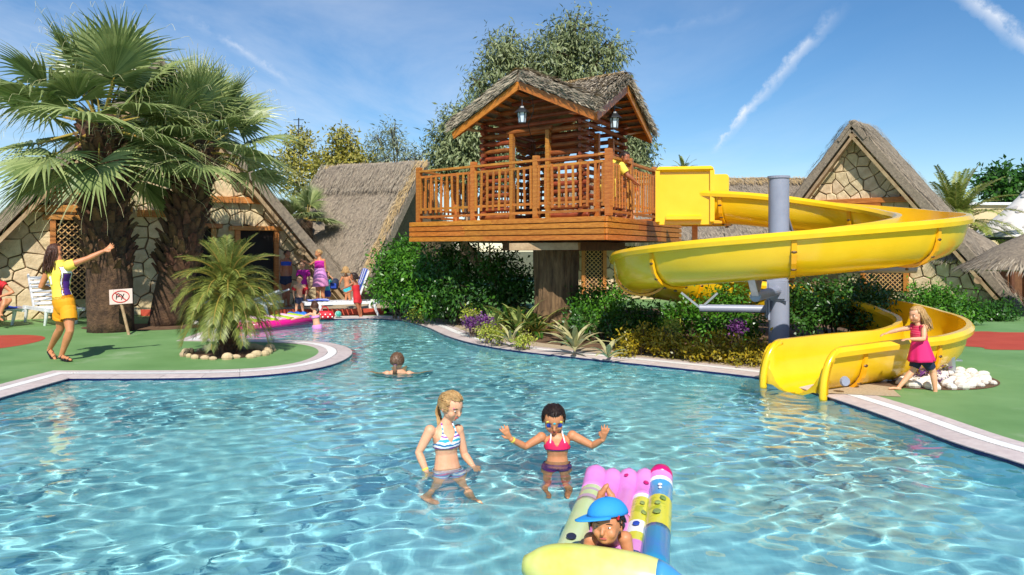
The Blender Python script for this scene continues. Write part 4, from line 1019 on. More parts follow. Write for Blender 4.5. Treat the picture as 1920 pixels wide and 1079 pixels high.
# ---- leafy crowns
def crown_leaves(blobs, nleaf, ll, lw, rs, hang=0., jitter=1., shell=.55, flat=1.0, clump=0, csz=.25):
    rr = np.random.RandomState(rs); C_ = np.array([b[:3] for b in blobs], float); Rd = np.array([b[3] for b in blobs], float)
    pr = Rd**2/np.sum(Rd**2)
    if clump:
        bi = rr.choice(len(blobs), clump, p=pr); dv = unit(rr.normal(size=(clump, 3))); dv[:, 2] = dv[:, 2]*.8+.12
        rad = Rd[bi]*(1-(1-shell)*rr.rand(clump)**1.3)*rr.uniform(.75, 1.32, clump); cc_ = C_[bi]+dv*rad[:, None]*np.array([1, 1, flat])
        ci = rr.randint(0, clump, nleaf); off = rr.normal(size=(nleaf, 3))*csz; pos = cc_[ci]+off; outd = unit(dv[ci]+off/csz*.4)
        base = rr.rand(clump)[ci]
    else:
        bi = rr.choice(len(blobs), nleaf, p=pr); dv = unit(rr.normal(size=(nleaf, 3))); rad = Rd[bi]*(1-(1-shell)*rr.rand(nleaf)**1.5)*rr.uniform(.8, 1.15, nleaf)
        pos = C_[bi]+dv*rad[:, None]*np.array([1, 1, flat]); outd = dv; base = rr.rand(nleaf)
    d = unit(outd*.6+rr.normal(0, .7*jitter, (nleaf, 3))+np.array([0, 0, -hang])); nrm = unit(outd+rr.normal(0, .45, (nleaf, 3))+np.array([0, 0, .5]))
    return leafquads(pos, d, nrm, ll*rr.uniform(.5, 1.4, nleaf), lw*rr.uniform(.5, 1.4, nleaf)), np.clip(base*.5+rr.rand(nleaf)*.5, 0, 1)
def tree(name, label, cat, base, blobs, nleaf, ll, lw, m, rs, group=None, trunk_r=.3, hang=0., clump=0, csz=.3, limbs=True, flat=1.0, shell=.5, bark='twig'):
    base = V(base); T = empty(name, base, label, cat, group); r = random.Random(rs)
    mb = MB(); ctr = sum((V(b[:3]) for b in blobs), V())/len(blobs)
    fork = base.lerp(V((ctr.x, ctr.y, base.z+(ctr.z-base.z)*.55)), 1)
    mb.tube(catmull([base-V((0, 0, .05)), base.lerp(fork, .5)+V((r.uniform(-.1, .1), 0, 0)), fork], 4), [trunk_r*(1-.05*i) for i in range(9)], 10)
    mb.build('trunk', MATS[bark], T, smooth=True)
    for b in blobs:
        c = V(b[:3]); mb = MB(); mid = fork.lerp(c, .5)+V((r.uniform(-.2, .2), r.uniform(-.2, .2), -.1))*b[3]*.5
        mb.tube(catmull([fork-V((0, 0, .05)), mid, c], 4), [trunk_r*.55*(1-.1*i) for i in range(9)], 6); lb = mb.build('limb', MATS[bark], T, smooth=True)
        for j in range(5):
            dv = V((r.gauss(0, 1), r.gauss(0, 1), r.gauss(.3, .8))).normalized()*b[3]*.95; mb = MB()
            mb.tube(catmull([c.lerp(mid, .3), c+dv*.5+V((0, 0, .1)), c+dv], 3), [trunk_r*.22*(1-.13*i) for i in range(7)], 5); mb.build('branch', MATS[bark], lb)
    q, rv = crown_leaves(blobs, nleaf, ll, lw, rs, hang, clump=clump, csz=csz, flat=flat, shell=shell)
    tag(npmesh('crown', q, 4, MATS[m], T, rv), kind='stuff'); return T
def PB(px, py, D, rpx): p = P(px, py, D); return (p.x, p.y, p.z, rpx*D/F)
g_ = 'trees behind the houses'
D_ = 34
tree('eucalyptus_tree', 'tall grey green gum tree rising right behind the tree house roof', 'tree', (P(1050, 470, D_).x, D_, -.5),
     [PB(1075, 75, D_, 52), PB(1040, 110, D_, 48), PB(1120, 115, D_, 46), PB(1075, 150, D_, 62), PB(945, 95, D_, 38), PB(975, 120, D_, 42), PB(930, 145, D_, 40), PB(1010, 150, D_, 50), PB(900, 160, D_, 24), PB(1150, 100, D_, 22), PB(1020, 205, D_, 90), PB(1130, 200, D_, 40)],
     20000, .27, .07, 'euc_leaf', 31, g_, .35, .9, clump=900, csz=.28, shell=.35)
D_ = 31
tree('eucalyptus_tree', 'grey green gum tree between the grey roof and the cabin', 'tree', (P(865, 470, D_).x, D_, -.5),
     [PB(860, 235, D_, 34), PB(845, 275, D_, 40), PB(900, 265, D_, 44), PB(870, 310, D_, 52), PB(935, 310, D_, 40), PB(905, 205, D_, 28), PB(835, 320, D_, 30)], 16000, .26, .07, 'euc_leaf', 32, g_, .25, .8, clump=520, csz=.24, shell=.35)
tree('eucalyptus_tree', 'hanging gum foliage right of the cabin above the man', 'tree', (P(1195, 470, 30).x, 30, -.5),
     [PB(1190, 265, 30, 26), PB(1195, 300, 30, 24), PB(1180, 330, 30, 28), PB(1210, 330, 30, 20)], 5000, .24, .06, 'euc_leaf', 33, g_, .2, 1., clump=180, csz=.2, shell=.3)
tree('gum_tree', 'yellowish thin tree nearest the tall palm fronds', 'tree', (P(570, 470, 38).x, 38, -.5),
     [PB(560, 265, 38, 24), PB(545, 300, 38, 30), PB(590, 310, 38, 32), PB(560, 345, 38, 40), PB(610, 350, 38, 24)], 3600, .22, .09, 'yellow_leaf', 34, g_, .16, .2, clump=170, csz=.26, shell=.2)
tree('gum_tree', 'yellow green bushy tree above the middle of the grey roof', 'tree', (P(645, 470, 37).x, 37, -.5),
     [PB(630, 260, 37, 18), PB(650, 275, 37, 24), PB(625, 300, 37, 30), PB(665, 300, 37, 26), PB(645, 330, 37, 36), PB(690, 310, 37, 18)], 4000, .22, .09, 'yellow_leaf', 35, g_, .15, .2, clump=190, csz=.24, shell=.2)
tree('gum_tree', 'sparse grey tree with bare twigs over the roof ridge', 'tree', (P(730, 470, 37).x, 37, -.5),
     [PB(735, 245, 37, 16), PB(715, 265, 37, 18), PB(745, 270, 37, 18), PB(725, 300, 37, 28), PB(760, 300, 37, 22), PB(785, 300, 37, 22)], 2400, .22, .05, 'grey_leaf', 36, g_, .14, .5, clump=150, csz=.24, shell=.1)
tree('leafy_tree', 'dark leafy tree at the far right behind the white tent', 'tree', (P(1880, 470, 36).x, 36, -.5),
     [PB(1880, 345, 36, 30), PB(1855, 350, 36, 22), PB(1910, 355, 36, 28), PB(1890, 375, 36, 26), PB(1940, 350, 36, 34)], 5000, .26, .14, 'dark_leaf', 37, g_, .2, .2, clump=140, csz=.26, shell=.2)
# ---- shrubs and bed plants
def shrub(label, blobs, nleaf, ll, lw, m, rs, group, hang=.15, clump=0, csz=.1, cat='shrub', name='shrub', stem=.02):
    c = sum((V(b[:3]) for b in blobs), V())/len(blobs); base = V((c.x, c.y, .02)); T = empty(name, base, label, cat, group); r = random.Random(rs)
    for b in blobs:
        for j in range(3):
            mb = MB(); e = V(b[:3])+V((r.uniform(-.6, .6), r.uniform(-.6, .6), r.uniform(-.2, .6)))*b[3]
            s0 = base+V(((b[0]-base.x)*.5+r.uniform(-.1, .1), (b[1]-base.y)*.5+r.uniform(-.1, .1), 0)); mb.tube(catmull([s0, s0.lerp(e, .5)+V((0, 0, .05)), e], 3), [stem*(1-.1*i) for i in range(7)], 5); mb.build('stem', MATS['twig'], T)
    q, rv = crown_leaves(blobs, nleaf, ll, lw, rs, hang, clump=clump, csz=csz, shell=.25); q[:, 2] = np.maximum(q[:, 2], .015)
    tag(npmesh('foliage', q, 4, MATS[m], T, rv), kind='stuff'); return T
gs = 'shrubs in the planting bed'
shrub('big glossy green bush under the left end of the tree house deck', [PB(745, 495, 18.3, 40), PB(740, 545, 18.1, 46), PB(790, 510, 17.8, 58), PB(800, 560, 17.4, 52), PB(765, 470, 18.2, 24), PB(720, 520, 18.4, 28)], 9500, .105, .05, 'bush_leaf', 41, gs, .5, 420, .1)
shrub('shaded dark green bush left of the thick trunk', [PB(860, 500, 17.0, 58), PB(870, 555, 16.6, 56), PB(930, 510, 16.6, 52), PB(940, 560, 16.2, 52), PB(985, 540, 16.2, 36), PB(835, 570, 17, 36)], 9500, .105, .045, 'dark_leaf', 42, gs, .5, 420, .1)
shrub('yellow green flowering bush right of the thick trunk', [PB(1105, 565, 14.6, 34), PB(1145, 560, 14.6, 34), PB(1120, 590, 14.2, 36), PB(1170, 590, 14.2, 32)], 3600, .07, .04, 'bush_leaf', 43, gs, .2, 200, .07)
shrub('bright green bush under the left bend of the slide', [PB(1290, 590, 12.9, 34), PB(1330, 610, 12.7, 36), PB(1370, 575, 12.9, 36), PB(1400, 615, 12.6, 36), PB(1260, 610, 12.9, 30), PB(1350, 560, 13.1, 28)], 5200, .075, .036, 'bush_leaf', 44, gs, .2, 260, .07)
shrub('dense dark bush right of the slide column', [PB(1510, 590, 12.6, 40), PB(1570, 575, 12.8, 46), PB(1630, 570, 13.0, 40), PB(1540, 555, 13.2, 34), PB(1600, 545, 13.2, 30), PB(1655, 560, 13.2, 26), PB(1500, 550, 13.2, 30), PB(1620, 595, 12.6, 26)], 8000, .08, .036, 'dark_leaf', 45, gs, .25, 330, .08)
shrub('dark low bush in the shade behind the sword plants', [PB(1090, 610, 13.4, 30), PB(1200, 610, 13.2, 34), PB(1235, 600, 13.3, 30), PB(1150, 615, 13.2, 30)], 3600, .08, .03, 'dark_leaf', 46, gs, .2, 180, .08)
shrub('light green shrub before the right house wall', [PB(1720, 565, 16.6, 26), PB(1760, 560, 16.8, 28), PB(1800, 575, 17, 26), PB(1740, 590, 16.4, 24), PB(1780, 595, 16.4, 26), PB(1820, 590, 16.8, 22)], 4200, .10, .045, 'bush_leaf', 47, gs, .2, 200, .09)
shrub('dark shrub below the leaning verge of the right house', [PB(1850, 595, 18, 30), PB(1880, 590, 18, 26)], 2200, .1, .045, 'dark_leaf', 48, gs, .2, 110, .09)
shrub('green hedge at the far right behind the thatch umbrella', [PB(1850, 520, 26, 30), PB(1840, 560, 26, 30), PB(1880, 550, 26, 30)], 3000, .14, .07, 'yellow_leaf', 49, gs, .2, 120, .14)
gc = 'yellow mottled shrubs along the pool path'
for i, (px, py, D, rp, lb) in enumerate(((1172, 655, 11.95, 22, 'leftmost yellow mottled shrub, next to the pale sword plant'), (1205, 640, 12.1, 24, 'second yellow mottled shrub from the pale sword plant'), (1240, 645, 11.9, 28, 'third yellow mottled shrub along the path, the broadest'),
        (1268, 655, 11.75, 22, 'yellow mottled shrub just left of the dark gap in the row'), (1310, 660, 11.45, 22, 'yellow mottled shrub just right of the dark gap in the row'), (1345, 655, 11.35, 26, 'yellow mottled shrub in front of the bright green bush'),
        (1380, 665, 11.15, 24, 'second yellow mottled shrub left of the slide mouth'), (1415, 665, 11.0, 24, 'yellow mottled shrub touching the slide mouth wall'))):
    shrub(lb, [PB(px-6, py, D, rp*.8), PB(px+8, py-8, D, rp*.8), PB(px, py+8, D-.1, rp*.8), PB(px+3, py-rp*.9, D, rp*.45)], 620, .06, .032, 'croton_leaf', 70+i, gc, 0, 60, .05, stem=.01)
gl = 'low bright plants at the bed edge'
for i, (px, py, D, rp, m, lb) in enumerate(((780, 585, 17.2, 16, 'lime_leaf', 'low lime plant at the foot of the big glossy bush'), (880, 590, 14.8, 17, 'lime_leaf', 'lime plant beside the purple foliage'), (886, 604, 14.5, 13, 'purple_leaf', 'low purple foliage plant between lime plants'), (908, 600, 14.2, 14, 'purple_leaf', 'small purple sprig behind the lime cushion'), (912, 620, 13.6, 16, 'lime_leaf', 'lime cushion plant at the bend of the pool path'),
        (935, 628, 13.3, 12, 'lime_leaf', 'smaller lime plant right of the lime cushion'), (982, 636, 12.8, 15, 'lime_leaf', 'lime plant below the green sword leaves'), (1383, 612, 12.3, 12, 'purple_leaf', 'purple sprig among the bright green bush by the column'), (1790, 607, 15.9, 14, 'purple_leaf', 'low purple plant before the right house shrub'), (1260, 612, 12.4, 12, 'lime_leaf', 'lime sprig under the slide bend'))):
    shrub(lb, [PB(px, py, D, rp*.8), PB(px+rp*.5, py+rp*.3, D-.05, rp*.6), PB(px-rp*.5, py+rp*.3, D-.05, rp*.6)], 420, .05, .028, m, 90+i, gl, 0, 40, .045, stem=.008, cat='plant', name='bed_plant')
def sword(label, c, nl, L_, w, m, rs, up=.9, droop=.5, group='sword leaved plants in the bed'):
    c = V(c); T = empty('sword_plant', c, label, 'plant', group); r = random.Random(rs)
    for i in range(nl):
        a = i*2.39996+r.uniform(-.3, .3); q = (i+.5)/nl; el = R(82-62*q)*up; ll = L_*r.uniform(.75, 1.1); d = V((math.cos(a), math.sin(a), 0)); sd = V((-d.y, d.x, 0)); mb = MB(); prev = V((0, 0, 0)); n0 = None; p = c+V((0, 0, .02))
        vs = []; fs = []
        for k in range(7):
            s = k/6; e = el-droop*s*s*1.6; ww = w*(.35+1.3*s if s < .5 else 1.0*(1-(s-.5)/.5)**.8+.0)
            if k: p = p+(d*math.cos(e)+UP*math.sin(e))*(ll/6)
            nn = (-d*math.sin(e)+UP*math.cos(e)); vs += [p-sd*ww+nn*ww*.35, p, p+sd*ww+nn*ww*.35]
            if k: b0 = (k-1)*3; fs += [(b0, b0+1, b0+4, b0+3), (b0+1, b0+2, b0+5, b0+4)]
        mb.add(vs, fs); mb.build('leaf', MATS[m], T, smooth=True, origin=c)
    return T
for i, (px, py, nl, L_, w, m, lb) in enumerate(((925, 612, 13, .75, .045, 'agave', 'green sword plant nearest the purple foliage'), (975, 615, 15, .85, .05, 'agave', 'tall green sword plant before the thick trunk'), (958, 632, 12, .5, .035, 'agave_pale', 'small pale striped plant before the green sword leaves'), (1030, 610, 15, .8, .05, 'agave', 'green sword plant just right of the trunk foot'),
        (1078, 645, 17, .62, .05, 'agave_pale', 'large pale striped plant nearest the pool edge'), (1062, 628, 12, .6, .045, 'agave_pale', 'pale striped plant behind the large pale one'), (1110, 622, 13, .62, .05, 'agave', 'green sword plant at the left of the dark gap'), (1232, 632, 11, .66, .05, 'agave', 'upright green sword plant under the slide bend'), (1140, 660, 9, .42, .04, 'agave_pale', 'thin drooping pale plant left of the yellow shrubs'), (1248, 618, 9, .7, .05, 'agave', 'broad leaved plant beside the lime sprig'))):
    g = G(px, py+14, .05); sword(lb, g, nl, L_, w, m, 300+i)
cyc = [frond_pin(R(el), .8, 320+i, 36, dr, .16, .008, mi=('dark_leaf', 'petiole'), vee=.25) for i, (el, dr) in enumerate(((66, .6), (48, .7), (28, .6)))]
for i, (px, py, lb) in enumerate(((960, 612, 'arching dark green cycad before the shaded bush'), (1005, 618, 'arching dark green cycad at the trunk foot'), (1060, 606, 'arching dark green cycad right of the trunk'))):
    g = G(px, py+10, .05); T = empty('cycad', g, lb, 'plant', 'cycads at the trunk foot')
    for j in range(16):
        o = mkobj('frond', cyc[j % 3], T); o.rotation_euler = (0, 0, j*2.39996); s = random.uniform(.8, 1.1); o.scale = (s, s, s)
# white boulders round the slide foot
r = random.Random(8)
pts = []
for i in range(900):
    a = r.uniform(0, 2*math.pi); q = math.sqrt(r.random()); p = V((ws.x-.1+.95*q*math.cos(a), ws.y+.1+.92*q*math.sin(a), 0)); s = r.uniform(.045, .09)
    if (p.x < ws.x-.62): continue
    if all((p-o[0]).length > (s+o[1])*.78 for o in pts): pts.append((p, s))
for p, s in pts:
    mb = MB(); a = r.uniform(0, 3.14); ca, sa_ = math.cos(a), math.sin(a)
    mb.ell(p+V((0, 0, s*.38)), V((s*1.15*ca, s*1.15*sa_, 0)), V((-s*.85*sa_, s*.85*ca, 0)), V((r.uniform(-.02, .02), r.uniform(-.02, .02), s*.7)), 9, 6)
    o = mb.build('white_stone', MATS['white_stone'], origin=p); tag(o, 'white rounded stone in the heap beside the slide foot', 'stone', 'white stones beside the slide foot')
shrub('low purple plant among the white stones', [PB(1735, 705, 9.75, 20), PB(1712, 712, 9.7, 18), PB(1752, 716, 9.6, 14)], 420, .06, .022, 'purple_leaf', 120, gl, 0, 40, .06, stem=.006, cat='plant', name='bed_plant')
# ================================================================== PEOPLE
mat('skin_fair', C(232, 176, 140), C(222, 160, 122), 9, .5, .08, 60)
mat('skin_tan', C(208, 142, 98), C(194, 126, 84), 9, .5, .08, 60)
mat('skin_brown', C(176, 108, 74), C(160, 94, 62), 9, .5, .08, 60)
for nm in ('skin_fair', 'skin_tan', 'skin_brown'):
    b = MATS[nm].node_tree.nodes['Principled BSDF']; b.inputs['Subsurface Weight'].default_value = .12; b.inputs['Subsurface Radius'].default_value = (.02, .008, .004); b.inputs['Subsurface Scale'].default_value = .6
mat('hair_blond', C(206, 168, 112), C(150, 112, 66), 60, .5, .3, 90, stretch=(1, 1, .25))
mat('hair_brown', C(92, 54, 34), C(56, 32, 22), 60, .42, .3, 90, stretch=(1, 1, .25))
mat('hair_dark', C(52, 34, 26), C(28, 18, 14), 60, .38, .3, 90, stretch=(1, 1, .25))
mat('hair_wet', C(132, 100, 74), C(72, 50, 36), 60, .35, .3, 90, stretch=(1, 1, .25))
mat('hair_grey', C(150, 122, 98), C(98, 74, 58), 60, .45, .3, 90, stretch=(1, 1, .25))
mat('lip', C(176, 88, 78), None, rough=.5)
mat('eye_white', C(236, 232, 226), None, rough=.2); mat('eye_dark', C(40, 28, 22), None, rough=.2)
for nm, c in dict(yellow=(244, 216, 84), orange=(240, 160, 14), purple=(74, 30, 120), white=(238, 236, 232), pink=(226, 30, 110), hotpink=(220, 24, 84), teal=(60, 190, 200), navy=(30, 38, 66), blue=(34, 70, 170), red=(206, 34, 44), magenta=(196, 24, 150), lilac=(226, 150, 214), mauve=(214, 140, 186), paleb=(150, 196, 226), skyb=(40, 150, 226)).items():
    mat('cl_'+nm, C(*c), None, rough=.75, bump=.15, bscale=90)
def stripes(name, cols, scale):
    m = mat(name, C(*cols[0]), None, rough=.7); t = m.node_tree; b = t.nodes['Principled BSDF']
    tx = t.nodes.new('ShaderNodeTexCoord'); sp = t.nodes.new('ShaderNodeSeparateXYZ'); t.links.new(tx.outputs['Object'], sp.inputs[0])
    n_ = nd(t, 'ShaderNodeTexNoise', i_Scale=14.0); t.links.new(tx.outputs['Object'], n_.inputs[0])
    f = mth(t, 'FRACT', mth(t, 'MULTIPLY_ADD', sp.outputs[2], scale, mth(t, 'MULTIPLY', n_.outputs[0], .6)))
    r_ = t.nodes.new('ShaderNodeValToRGB'); r_.color_ramp.interpolation = 'CONSTANT'; e = r_.color_ramp.elements
    while len(e) < len(cols): e.new(.5)
    for i, c in enumerate(cols): e[i].position = i/len(cols); e[i].color = (*C(*c), 1)
    t.links.new(f, r_.inputs[0]); t.links.new(r_.outputs[0], b.inputs['Base Color']); return m
stripes('cl_multistripe', [(240, 240, 240), (60, 180, 200), (240, 240, 240), (150, 60, 170), (240, 238, 236), (40, 120, 170)], 11)
stripes('cl_bluestripe', [(240, 240, 244), (120, 170, 220), (226, 120, 170), (120, 180, 220)], 16)
stripes('cl_floral', [(196, 24, 60), (230, 90, 120), (186, 20, 60), (214, 40, 90)], 40)
def remeshed(mb, vox, sm=3):
    o = mb.build('tmp', MATS['black']); md = o.modifiers.new('r', 'REMESH'); md.mode = 'VOXEL'; md.voxel_size = vox
    ms = o.modifiers.new('s', 'SMOOTH'); ms.factor = .5; ms.iterations = sm
    dg = bpy.context.evaluated_depsgraph_get(); me = bpy.data.meshes.new_from_object(o.evaluated_get(dg), depsgraph=dg)
    bpy.data.objects.remove(o); me.materials.clear(); return me
def person(label, D, J, front, H, skin, hh, face, vox=.011, hands=False, hair=None, group=None, clothes=(), legs=True, adult=False, up_head=None, eyes=True, cat='person', girth=1.0, sandals=False, recv=False):
    def Wp(k):
        v = J[k]; return P(v[0], v[1], D+(v[2] if len(v) > 2 else 0))
    front = V(front).normalized(); nk = Wp('neck'); pel = Wp('pelvis'); hc = Wp('head'); shL, shR = Wp('shL'), Wp('shR')
    up = (nk-pel); Lt = up.length; up.normalize(); right = (shR-shL); right = (right-up*right.dot(up)).normalized(); fr = up.cross(right); 
    if fr.dot(front) < 0: fr = -fr
    mb = MB(); g = girth
    shw = (shR-shL).length/2
    chest = Wp('chest') if 'chest' in J else pel.lerp(nk, .62)
    def cen(t):
        c = pel.lerp(nk, t); bend = chest-pel.lerp(nk, .62); return c+bend*max(0, 1-((t-.62)/.62)**2)
    hipw = .084 if not adult else .092
    lv = [(-.16, .055, .05), (-.04, hipw, .066), (.1, hipw+.004, .07), (.28, .076, .06), (.44, .069, .054), (.62, .078, .06), (.78, max(.075, shw/H*.86), .058), (.9, max(.06, shw/H*.8), .045), (1.0, .042, .036), (1.12, .031, .031)]
    rings = []
    for t, w, d in lv:
        c = cen(t) if t <= 1 else nk+(hc-nk)*.35; n_ = 16
        rings.append([c+right*(w*H*g*math.cos(2*math.pi*k/n_))+fr*(d*H*g*math.sin(2*math.pi*k/n_)+(.012*H if t > .5 and t < .85 and math.sin(2*math.pi*k/n_) > 0 else 0)) for k in range(n_)])
    mb.loft(rings); mb.tube([nk-up*.03*H, hc-(hc-nk)*.2], [.036*H, .03*H], 12)
    bones = {'torso': ([pel-up*.04*H, pel.lerp(nk, .5), nk], .075*H)}
    # arms
    for sd in 'LR':
        if 'el'+sd not in J: continue
        s, e, w = (shL if sd == 'L' else shR), Wp('el'+sd), Wp('wr'+sd)
        mb.ell(s, right*.036*H*g, fr*.036*H*g, up*.036*H*g, 12, 8)
        mb.tube([s, s.lerp(e, .35), s.lerp(e, .8), e, e.lerp(w, .25), e.lerp(w, .7), w], [q*H*g for q in (.033, .031, .026, .0245, .0255, .021, .0165)], 12)
        tip = Wp('tip'+sd) if 'tip'+sd in J else w+(w-e).normalized()*.1*H
        hd = (tip-w); hl = min(hd.length, .115*H); hl = max(hl, .1*H); hd.normalize()
        bones['arm'+sd] = ([s, e, w, tip], .026*H)
        ref = fr if abs(hd.dot(fr)) < .8 else up; pn = (ref-hd*ref.dot(hd)).normalized(); ps = hd.cross(pn)
        wp = .021*H
        mb.tube([w-hd*.01*H, w+hd*.2*hl, w+hd*.52*hl], [.0155*H, .021*H, .021*H], 10, flat=.5, ref=ps)
        if hands:
            for k in range(4):
                x = (k-1.5)/1.5; b0 = w+hd*.46*hl+ps*wp*x*.8; fl_ = hl*(.5, .58, .55, .42)[k]; dv = (hd+ps*x*.26).normalized()
                mb.tube([b0, b0+dv*fl_*.5-pn*.02*fl_, b0+dv*fl_*.82-pn*.16*fl_, b0+dv*fl_*1.0-pn*.3*fl_], [.0072*H, .0068*H, .006*H, .005*H], 7)
            b0 = w+hd*.14*hl-ps*wp*.75; dv = (hd*.75-ps*.75).normalized(); mb.tube([b0, b0+dv*.22*hl, b0+dv*.3*hl+hd*.16*hl], [.0095*H, .008*H, .006*H], 7)
        else:
            mb.tube([w+hd*.45*hl, w+hd*.75*hl, w+hd*hl], [.02*H, .018*H, .01*H], 8, flat=.45, ref=ps)
            mb.tube([w+hd*.15*hl-ps*wp*.6, w+hd*.55*hl-ps*wp*1.3], [.009*H, .006*H], 6)
    # legs
    if legs:
        for sd, sg in (('L', -1), ('R', 1)):
            h = pel+right*sg*.046*H-up*.03*H; kx, ax = Wp('kn'+sd), Wp('an'+sd)
            mb.tube([h, h.lerp(kx, .3), h.lerp(kx, .75), kx, kx.lerp(ax, .28), kx.lerp(ax, .65), ax], [q*H*g for q in (.054, .053, .04, .034, .036, .027, .021)], 14)
            back = (ax-kx).normalized(); toe = Wp('toe'+sd) if 'toe'+sd in J else ax+V((front.x, front.y, 0)).normalized()*.12*H-V((0, 0, .03*H))
            td = (toe-ax); td.normalize(); heel = ax-td*.025*H+V((0, 0, -.018*H)) if 'toe'+sd in J else ax-V((front.x, front.y, 0)).normalized()*.03*H-V((0, 0, .02*H))
            bl = ax.lerp(toe, .6)
            mb.tube([heel, ax+V((0, 0, -.012*H)), bl+V((0, 0, .002*H)), toe], [.019*H, .023*H, .021*H, .011*H], 10, flat=.75, ref=td.cross(V((0, 0, 1))))
            bones['leg'+sd] = ([h, kx, ax, toe], .04*H)
    # head
    face = V(face).normalized(); hu = V(up_head).normalized() if up_head else V((0, 0, 1)); hu = (hu-face*hu.dot(face)).normalized(); hr = face.cross(hu)
    X = lambda a, b_, c_: hc+hr*(a*hh)+face*(b_*hh)+hu*(c_*hh)
    mb.ell(X(0, -.04, .08), hr*.36*hh, face*.44*hh, hu*.42*hh, 20, 14)
    mb.ell(X(0, .10, -.17), hr*.29*hh, face*.27*hh, hu*.27*hh, 16, 10)
    mb.ell(X(0, .25, -.29), hr*.14*hh, face*.11*hh, hu*.11*hh, 10, 8)
    for sg in (-1, 1):
        mb.ell(X(sg*.17, .24, -.12), hr*.13*hh, face*.13*hh, hu*.13*hh, 10, 8); mb.ell(X(sg*.365, -.03, -.03), hr*.04*hh, face*.075*hh, hu*.12*hh, 8, 8)
    mb.tube([X(0, .36, .05), X(0, .44, -.08), X(0, .43, -.13)], [.035*hh, .055*hh, .06*hh], 8)
    bones['head'] = ([X(0, 0, -.2), X(0, 0, .2)], .4*hh)
    me = remeshed(mb, vox); me.materials.append(MATS[skin]); me.shade_smooth()
    org = V((pel.x, pel.y, 0)); me.transform(Matrix.Translation(-org)); T = mkobj('person', me, None, org); tag(T, label, cat, group)
    if recv: RECV.append(T)
    # vertex classification for garments
    nv = len(me.vertices); co = np.empty(nv*3, np.float32); me.vertices.foreach_get('co', co); co = co.reshape(-1, 3)+np.array(org)
    no = np.empty(nv*3, np.float32); me.vertices.foreach_get('normal', no); no = no.reshape(-1, 3)
    names = list(bones); best = np.full(nv, 1e9); lab = np.zeros(nv, int); par = np.zeros(nv)
    for bi, nm in enumerate(names):
        pts, rad = bones[nm]
        for k in range(len(pts)-1):
            a, b_ = np.array(pts[k]), np.array(pts[k+1]); ab = b_-a; t = np.clip(((co-a)@ab)/(ab@ab), 0, 1); dd = np.linalg.norm(co-a-t[:, None]*ab, axis=1)/rad
            if nm == 'torso': dd = dd*.95
            up_ = dd < best; best = np.where(up_, dd, best); lab = np.where(up_, bi, lab); par = np.where(up_, k+t, par)
    tt = ((co-np.array(pel))@np.array(up))/Lt; xx = ((co-np.array(pel))@np.array(right))/H; yy = ((co-np.array(pel))@np.array(fr))/H
    L_ = {nm: lab == i for i, nm in enumerate(names)}
    for nm in ('armL', 'armR', 'legL', 'legR', 'torso', 'head'): L_.setdefault(nm, np.zeros(nv, bool))
    faces = [tuple(p.vertices) for p in me.polygons]; fa = np.array([f if len(f) == 4 else (*f, f[0]) for f in faces])
    K = dict(t=tt, x=xx, y=yy, p=par, co=co, no=no, **L_)
    def shell(name, sel, off, m, extra=None, label=None):
        sel = np.asarray(sel); fm = sel[fa].all(axis=1); f_ = fa[fm]
        if not len(f_): return None
        ids, inv_ = np.unique(f_, return_inverse=True); vv = co[ids]+no[ids]*(off if np.isscalar(off) else off[ids][:, None])
        m2 = bpy.data.meshes.new(name); m2.from_pydata((vv-np.array(org)).tolist(), [], [tuple(dict.fromkeys(q)) for q in inv_.reshape(-1, 4).tolist()]); m2.materials.append(MATS[m]); m2.shade_smooth()
        o = mkobj(name, m2, T)
        sd_ = o.modifiers.new('thick', 'SOLIDIFY'); sd_.thickness = .004; sd_.offset = 1
        if recv: RECV.append(o)
        return o
    K.update(shell=shell, T=T, X=X, H=H, hh=hh, right=right, fr=fr, up=up, pel=pel, nk=nk, shL=shL, shR=shR, W=Wp, hr=hr, face=face, hu=hu, Lt=Lt, cen=cen)
    for c in clothes: c(K)
    if eyes:
        for sg in (-1, 1):
            m2 = MB(); m2.ell(X(sg*.155, .335, .04), hr*.042*hh, face*.04*hh, hu*.018*hh, 8, 6); e_ = m2.build('eye', MATS['eye_white'], T)
            m2 = MB(); m2.ell(X(sg*.155, .364, .04), hr*.02*hh, face*.016*hh, hu*.019*hh, 8, 6); m2.build('iris', MATS['eye_dark'], e_)
            m2 = MB(); m2.tube([X(sg*.08, .375, .12), X(sg*.16, .37, .14), X(sg*.24, .32, .115)], [.009*hh, .012*hh, .007*hh], 5); m2.build('eyebrow', MATS['hair_brown'], T)
        m2 = MB(); m2.ell(X(0, .375, -.235), hr*.10*hh, face*.03*hh, hu*.028*hh, 8, 6); m2.build('mouth', MATS['lip'], T)
    if hair: do_hair(K, *hair)
    return T
